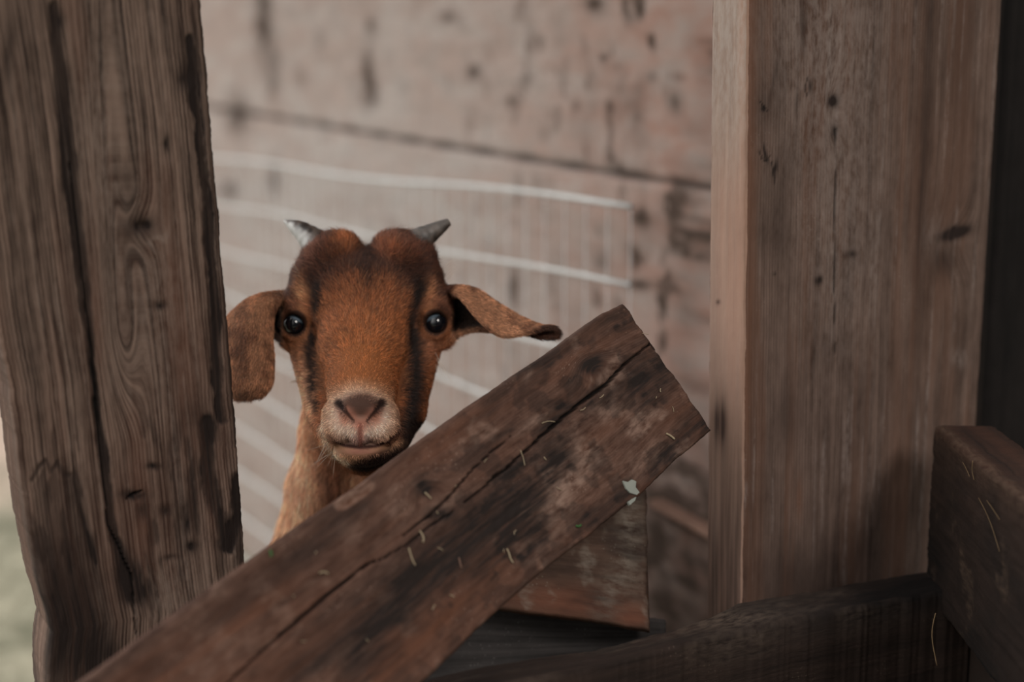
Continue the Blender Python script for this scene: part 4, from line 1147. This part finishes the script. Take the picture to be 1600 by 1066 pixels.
fur('poll_tuft', 14000, lambda c: sel_head(c) * (blob(*vpix(c)[:2], 574, 406, 74, 28) ** 1.5) * (vpix(c)[2] < 90), lambda x, y, dy: .0105 + 0 * x, .00016, 8, m_fur, lift=.45, curl=.45)
fur('body_coat', 60000, sel_body, lambda x, y, dy: .011 + 0 * x, .00022, 4, m_fur, lift=.25, curl=.2)
# whiskers and lashes
m_wh, n_, b_ = new_mat('pale_whisker'); b_.inputs['Base Color'].default_value = (.62, .5, .40, 1); b_.inputs['Roughness'].default_value = .4
wp, rads = [], []
rw = random.Random(5)
for i in range(16):
    x, y = rw.uniform(508, 530), rw.uniform(690, 712); a = math.radians(rw.uniform(95, 165)); L_ = rw.uniform(20, 44)
    wp.append([(x, y, -60), (x + math.cos(a) * L_ * .5, y + math.sin(a) * L_ * .45, -62), (x + math.cos(a) * L_, y + math.sin(a) * L_, -60)])
for i in range(5):
    x, y = 468 + i * 3, 436 + i * 4
    wp.append([(x, y, 60), (x - 6, y - 18, 40), (x - 14 - i * 2, y - 34 + i * 3, 26)])
for i in range(8):
    x, y = rw.uniform(674, 690), rw.uniform(540, 570)
    wp.append([(x, y, 50), (x + 8, y + 14, 46), (x + 14 + i, y + 30, 46)])
for i in range(6):
    x, y = 690 + i * 1.0, 425 + i * 4
    wp.append([(x, y, 70), (x + 8, y - 12, 60), (x + 20, y - 20 - i, 56)])
for i in range(5):
    x, y = rw.uniform(462, 472), rw.uniform(570, 600)
    wp.append([(x, y, 50), (x - 7, y - 2 , 46), (x - 14, y + 2, 46)])
hc = bpy.data.hair_curves.new('whiskers'); hc.add_curves([3] * len(wp))
hc.position_data.foreach_set('vector', np.array([cam2world(K(*p)) - gbase for q in wp for p in q], np.float32).ravel())
ra = hc.attributes.get('radius') or hc.attributes.new('radius', 'FLOAT', 'POINT')
ra.data.foreach_set('value', np.tile([.00016, .00012, .00004], len(wp)).astype(np.float32))
hc.materials.append(m_wh); wo_ = bpy.data.objects.new('whiskers', hc); COL.objects.link(wo_); wo_.parent = goat

# ------------------------------------------------------------------ straw and chaff
m_straw = plain('dry_straw', (160, 144, 118), .6, .3, nscale=300)
m_straw2 = plain('grimy_straw', (112, 92, 68), .7, .2, nscale=300)
m_leaf = plain('green_leaf_scrap', (58, 96, 52), .6, .3)
def straw(name, pts, r, mat, label, group, cat='straw'):
    pts = smooth_line(resample(pts, 12))[::1] if len(pts) > 2 else pts
    a = np.array(pts[0]); V_, F_ = tube_geo([np.array(p) - a for p in pts], r * .7, 6)
    o = make_mesh(name, V_, F_, mat); o.location = a
    tag(o, label, cat, group); return o
vn = DBN * np.sign(np.dot(DBN, dA[1] - np.array([0, 0, CAM_H])))
def onb(px, py, up=.0011): return dpl(px, py) - vn * up
main = [([(638, 857), (641, 868), (643, 876), (648, 884)], .0007, 'bent pale straw stem below the crack of the broken board, the longest there'),
        ([(655, 830), (661, 838), (662, 844), (660, 848)], .0008, 'hooked pale straw bit just under the double crack of the broken board'),
        ([(663, 770), (668, 775), (673, 780)], .0008, 'short pale straw at the lower knot of the broken board'),
        ([(1040, 678), (1048, 682), (1053, 687)], .0011, 'thick pale wood splinter near the right corner of the broken board'),
        ([(791, 858), (796, 866), (795, 874), (801, 880)], .0008, 'greenish curled straw tuft on the lower middle of the broken board'),
        ([(498, 896), (506, 893), (512, 897)], .0008, 'small curled pale straw on the lower left of the broken board'),
        ([(846, 662), (856, 658), (866, 660)], .0005, 'thin pale straw across the main crack of the broken board'),
        ([(812, 704), (817, 716), (819, 728)], .0004, 'thin upright straw fibre in the middle of the broken board'),
        ([(716, 872), (718, 880), (720, 888)], .0007, 'reddish bark sliver on the lower middle of the broken board')]
for pts, r, lab in main:
    straw('straw', [onb(x, y) for x, y in pts], r, m_straw if 'bark' not in lab else m_trimw, lab, 'straw bits on the broken board')
for i in range(24):
    t = rw.random(); s = rw.uniform(.12, .88)
    p = lerp(lerp(dA[0], dA[1], t), lerp(dB[0], dB[1], t), s) - vn * .0011
    cx, cy = pix(p)
    if cy > 1075 or cx < 200: continue
    a = rw.uniform(0, math.pi); L_ = rw.uniform(1.5, 5)
    pts = [onb(cx - math.cos(a) * L_, cy - math.sin(a) * L_), onb(cx + rw.uniform(-2, 2), cy + rw.uniform(-2, 2), .0014), onb(cx + math.cos(a) * L_, cy + math.sin(a) * L_)]
    straw('chaff', pts, rw.uniform(.00025, .0005), m_straw, 'tiny pale fleck of chaff stuck to the broken board', 'chaff flecks on the broken board', 'chaff')
for pts, lab in (([(899, 822), (903, 824), (907, 821)], 'tiny green leaf scrap on the broken board above the short board'), ([(421, 860), (424, 866), (423, 870)], 'tiny green leaf scrap on the top edge of the broken board near the post')):
    straw('leaf_scrap', [onb(x, y) for x, y in pts], .0012, m_leaf, lab, None, 'leaf')
# straw hanging on the corner rail
rn = np.cross(eA[1] - eA[0], eB[0] - eA[0]); rn /= np.linalg.norm(rn)
if np.dot(rn, eA[0] - np.array([0, 0, CAM_H])) < 0: rn = -rn
def onr(px, py, up=.002): return on_plane(px, py, eA[0], rn) - rn * up
for pts, lab in (([(1533, 778), (1543, 795), (1552, 815), (1560, 840), (1566, 862)], 'long thin straw hanging down the face of the corner rail'),
                 ([(1546, 782), (1556, 796), (1566, 812)], 'shorter straw beside the long one on the corner rail'),
                 ([(1508, 722), (1515, 735), (1519, 745)], 'straw tuft near the top edge of the corner rail, left strand'),
                 ([(1524, 720), (1522, 735), (1526, 750)], 'straw tuft near the top edge of the corner rail, right strand')):
    straw('straw', [onr(x, y) for x, y in pts], .0004, m_straw2, lab, 'straws on the corner rail')
cw = P(1462, 960, 1.14)
straw('straw', [P(1462, 958, 1.12), P(1452, 990, 1.12), P(1458, 1010, 1.12), P(1464, 1040, 1.12)], .0007, m_straw2, 'dangling straw strand in the dark corner above the bottom edge', None)

# ------------------------------------------------------------------ far outside on the left
m_bush = plain('bright_green_bush', (90, 170, 50), .8, nscale=8, var=.5)  # bright green leaf colour, tone varied by noise
V_, F_ = [], []
rb_ = random.Random(3)
for i in range(900):
    th, ph = rb_.uniform(0, 6.28), rb_.uniform(0, 1.5)
    c = Vector((math.cos(th) * math.cos(ph), math.sin(th) * math.cos(ph), math.sin(ph) * 1.1)) * rb_.uniform(.3, .48)
    a = Vector((rb_.gauss(0, 1), rb_.gauss(0, 1), rb_.gauss(0, 1))).normalized() * .05; b = a.orthogonal().normalized() * .025
    k = len(V_); V_ += [c - a, c + b, c + a, c - b]; F_.append((k, k + 1, k + 2, k + 3))
bush = make_mesh('bush', V_, F_, m_bush); bush.location = (-2.6, 6.3, 0.0)
tag(bush, 'bright green low bush far outside left of the post', 'bush')
m_rock = plain('pale_stone', (205, 205, 200), .8, nscale=5)
V_, F_ = [], []
for a in range(13):
    for b in range(20):
        th, ph = math.pi * a / 12, 2 * math.pi * b / 20
        d = np.array([math.sin(th) * math.cos(ph), math.sin(th) * math.sin(ph), math.cos(th) * .55])
        V_.append(d * (.13 + .04 * vnoise(d[0] * 3 + 5, d[1] * 3 + d[2] * 2 + 5, 3)))
for a in range(12):
    for b in range(20): F_.append((a * 20 + b, (a + 1) * 20 + b, (a + 1) * 20 + (b + 1) % 20, a * 20 + (b + 1) % 20))
rock = make_mesh('stone', V_, F_, m_rock); rock.location = (-1.98, 4.95, 0.06)
tag(rock, 'pale stone lying on the ground outside left of the post', 'stone')
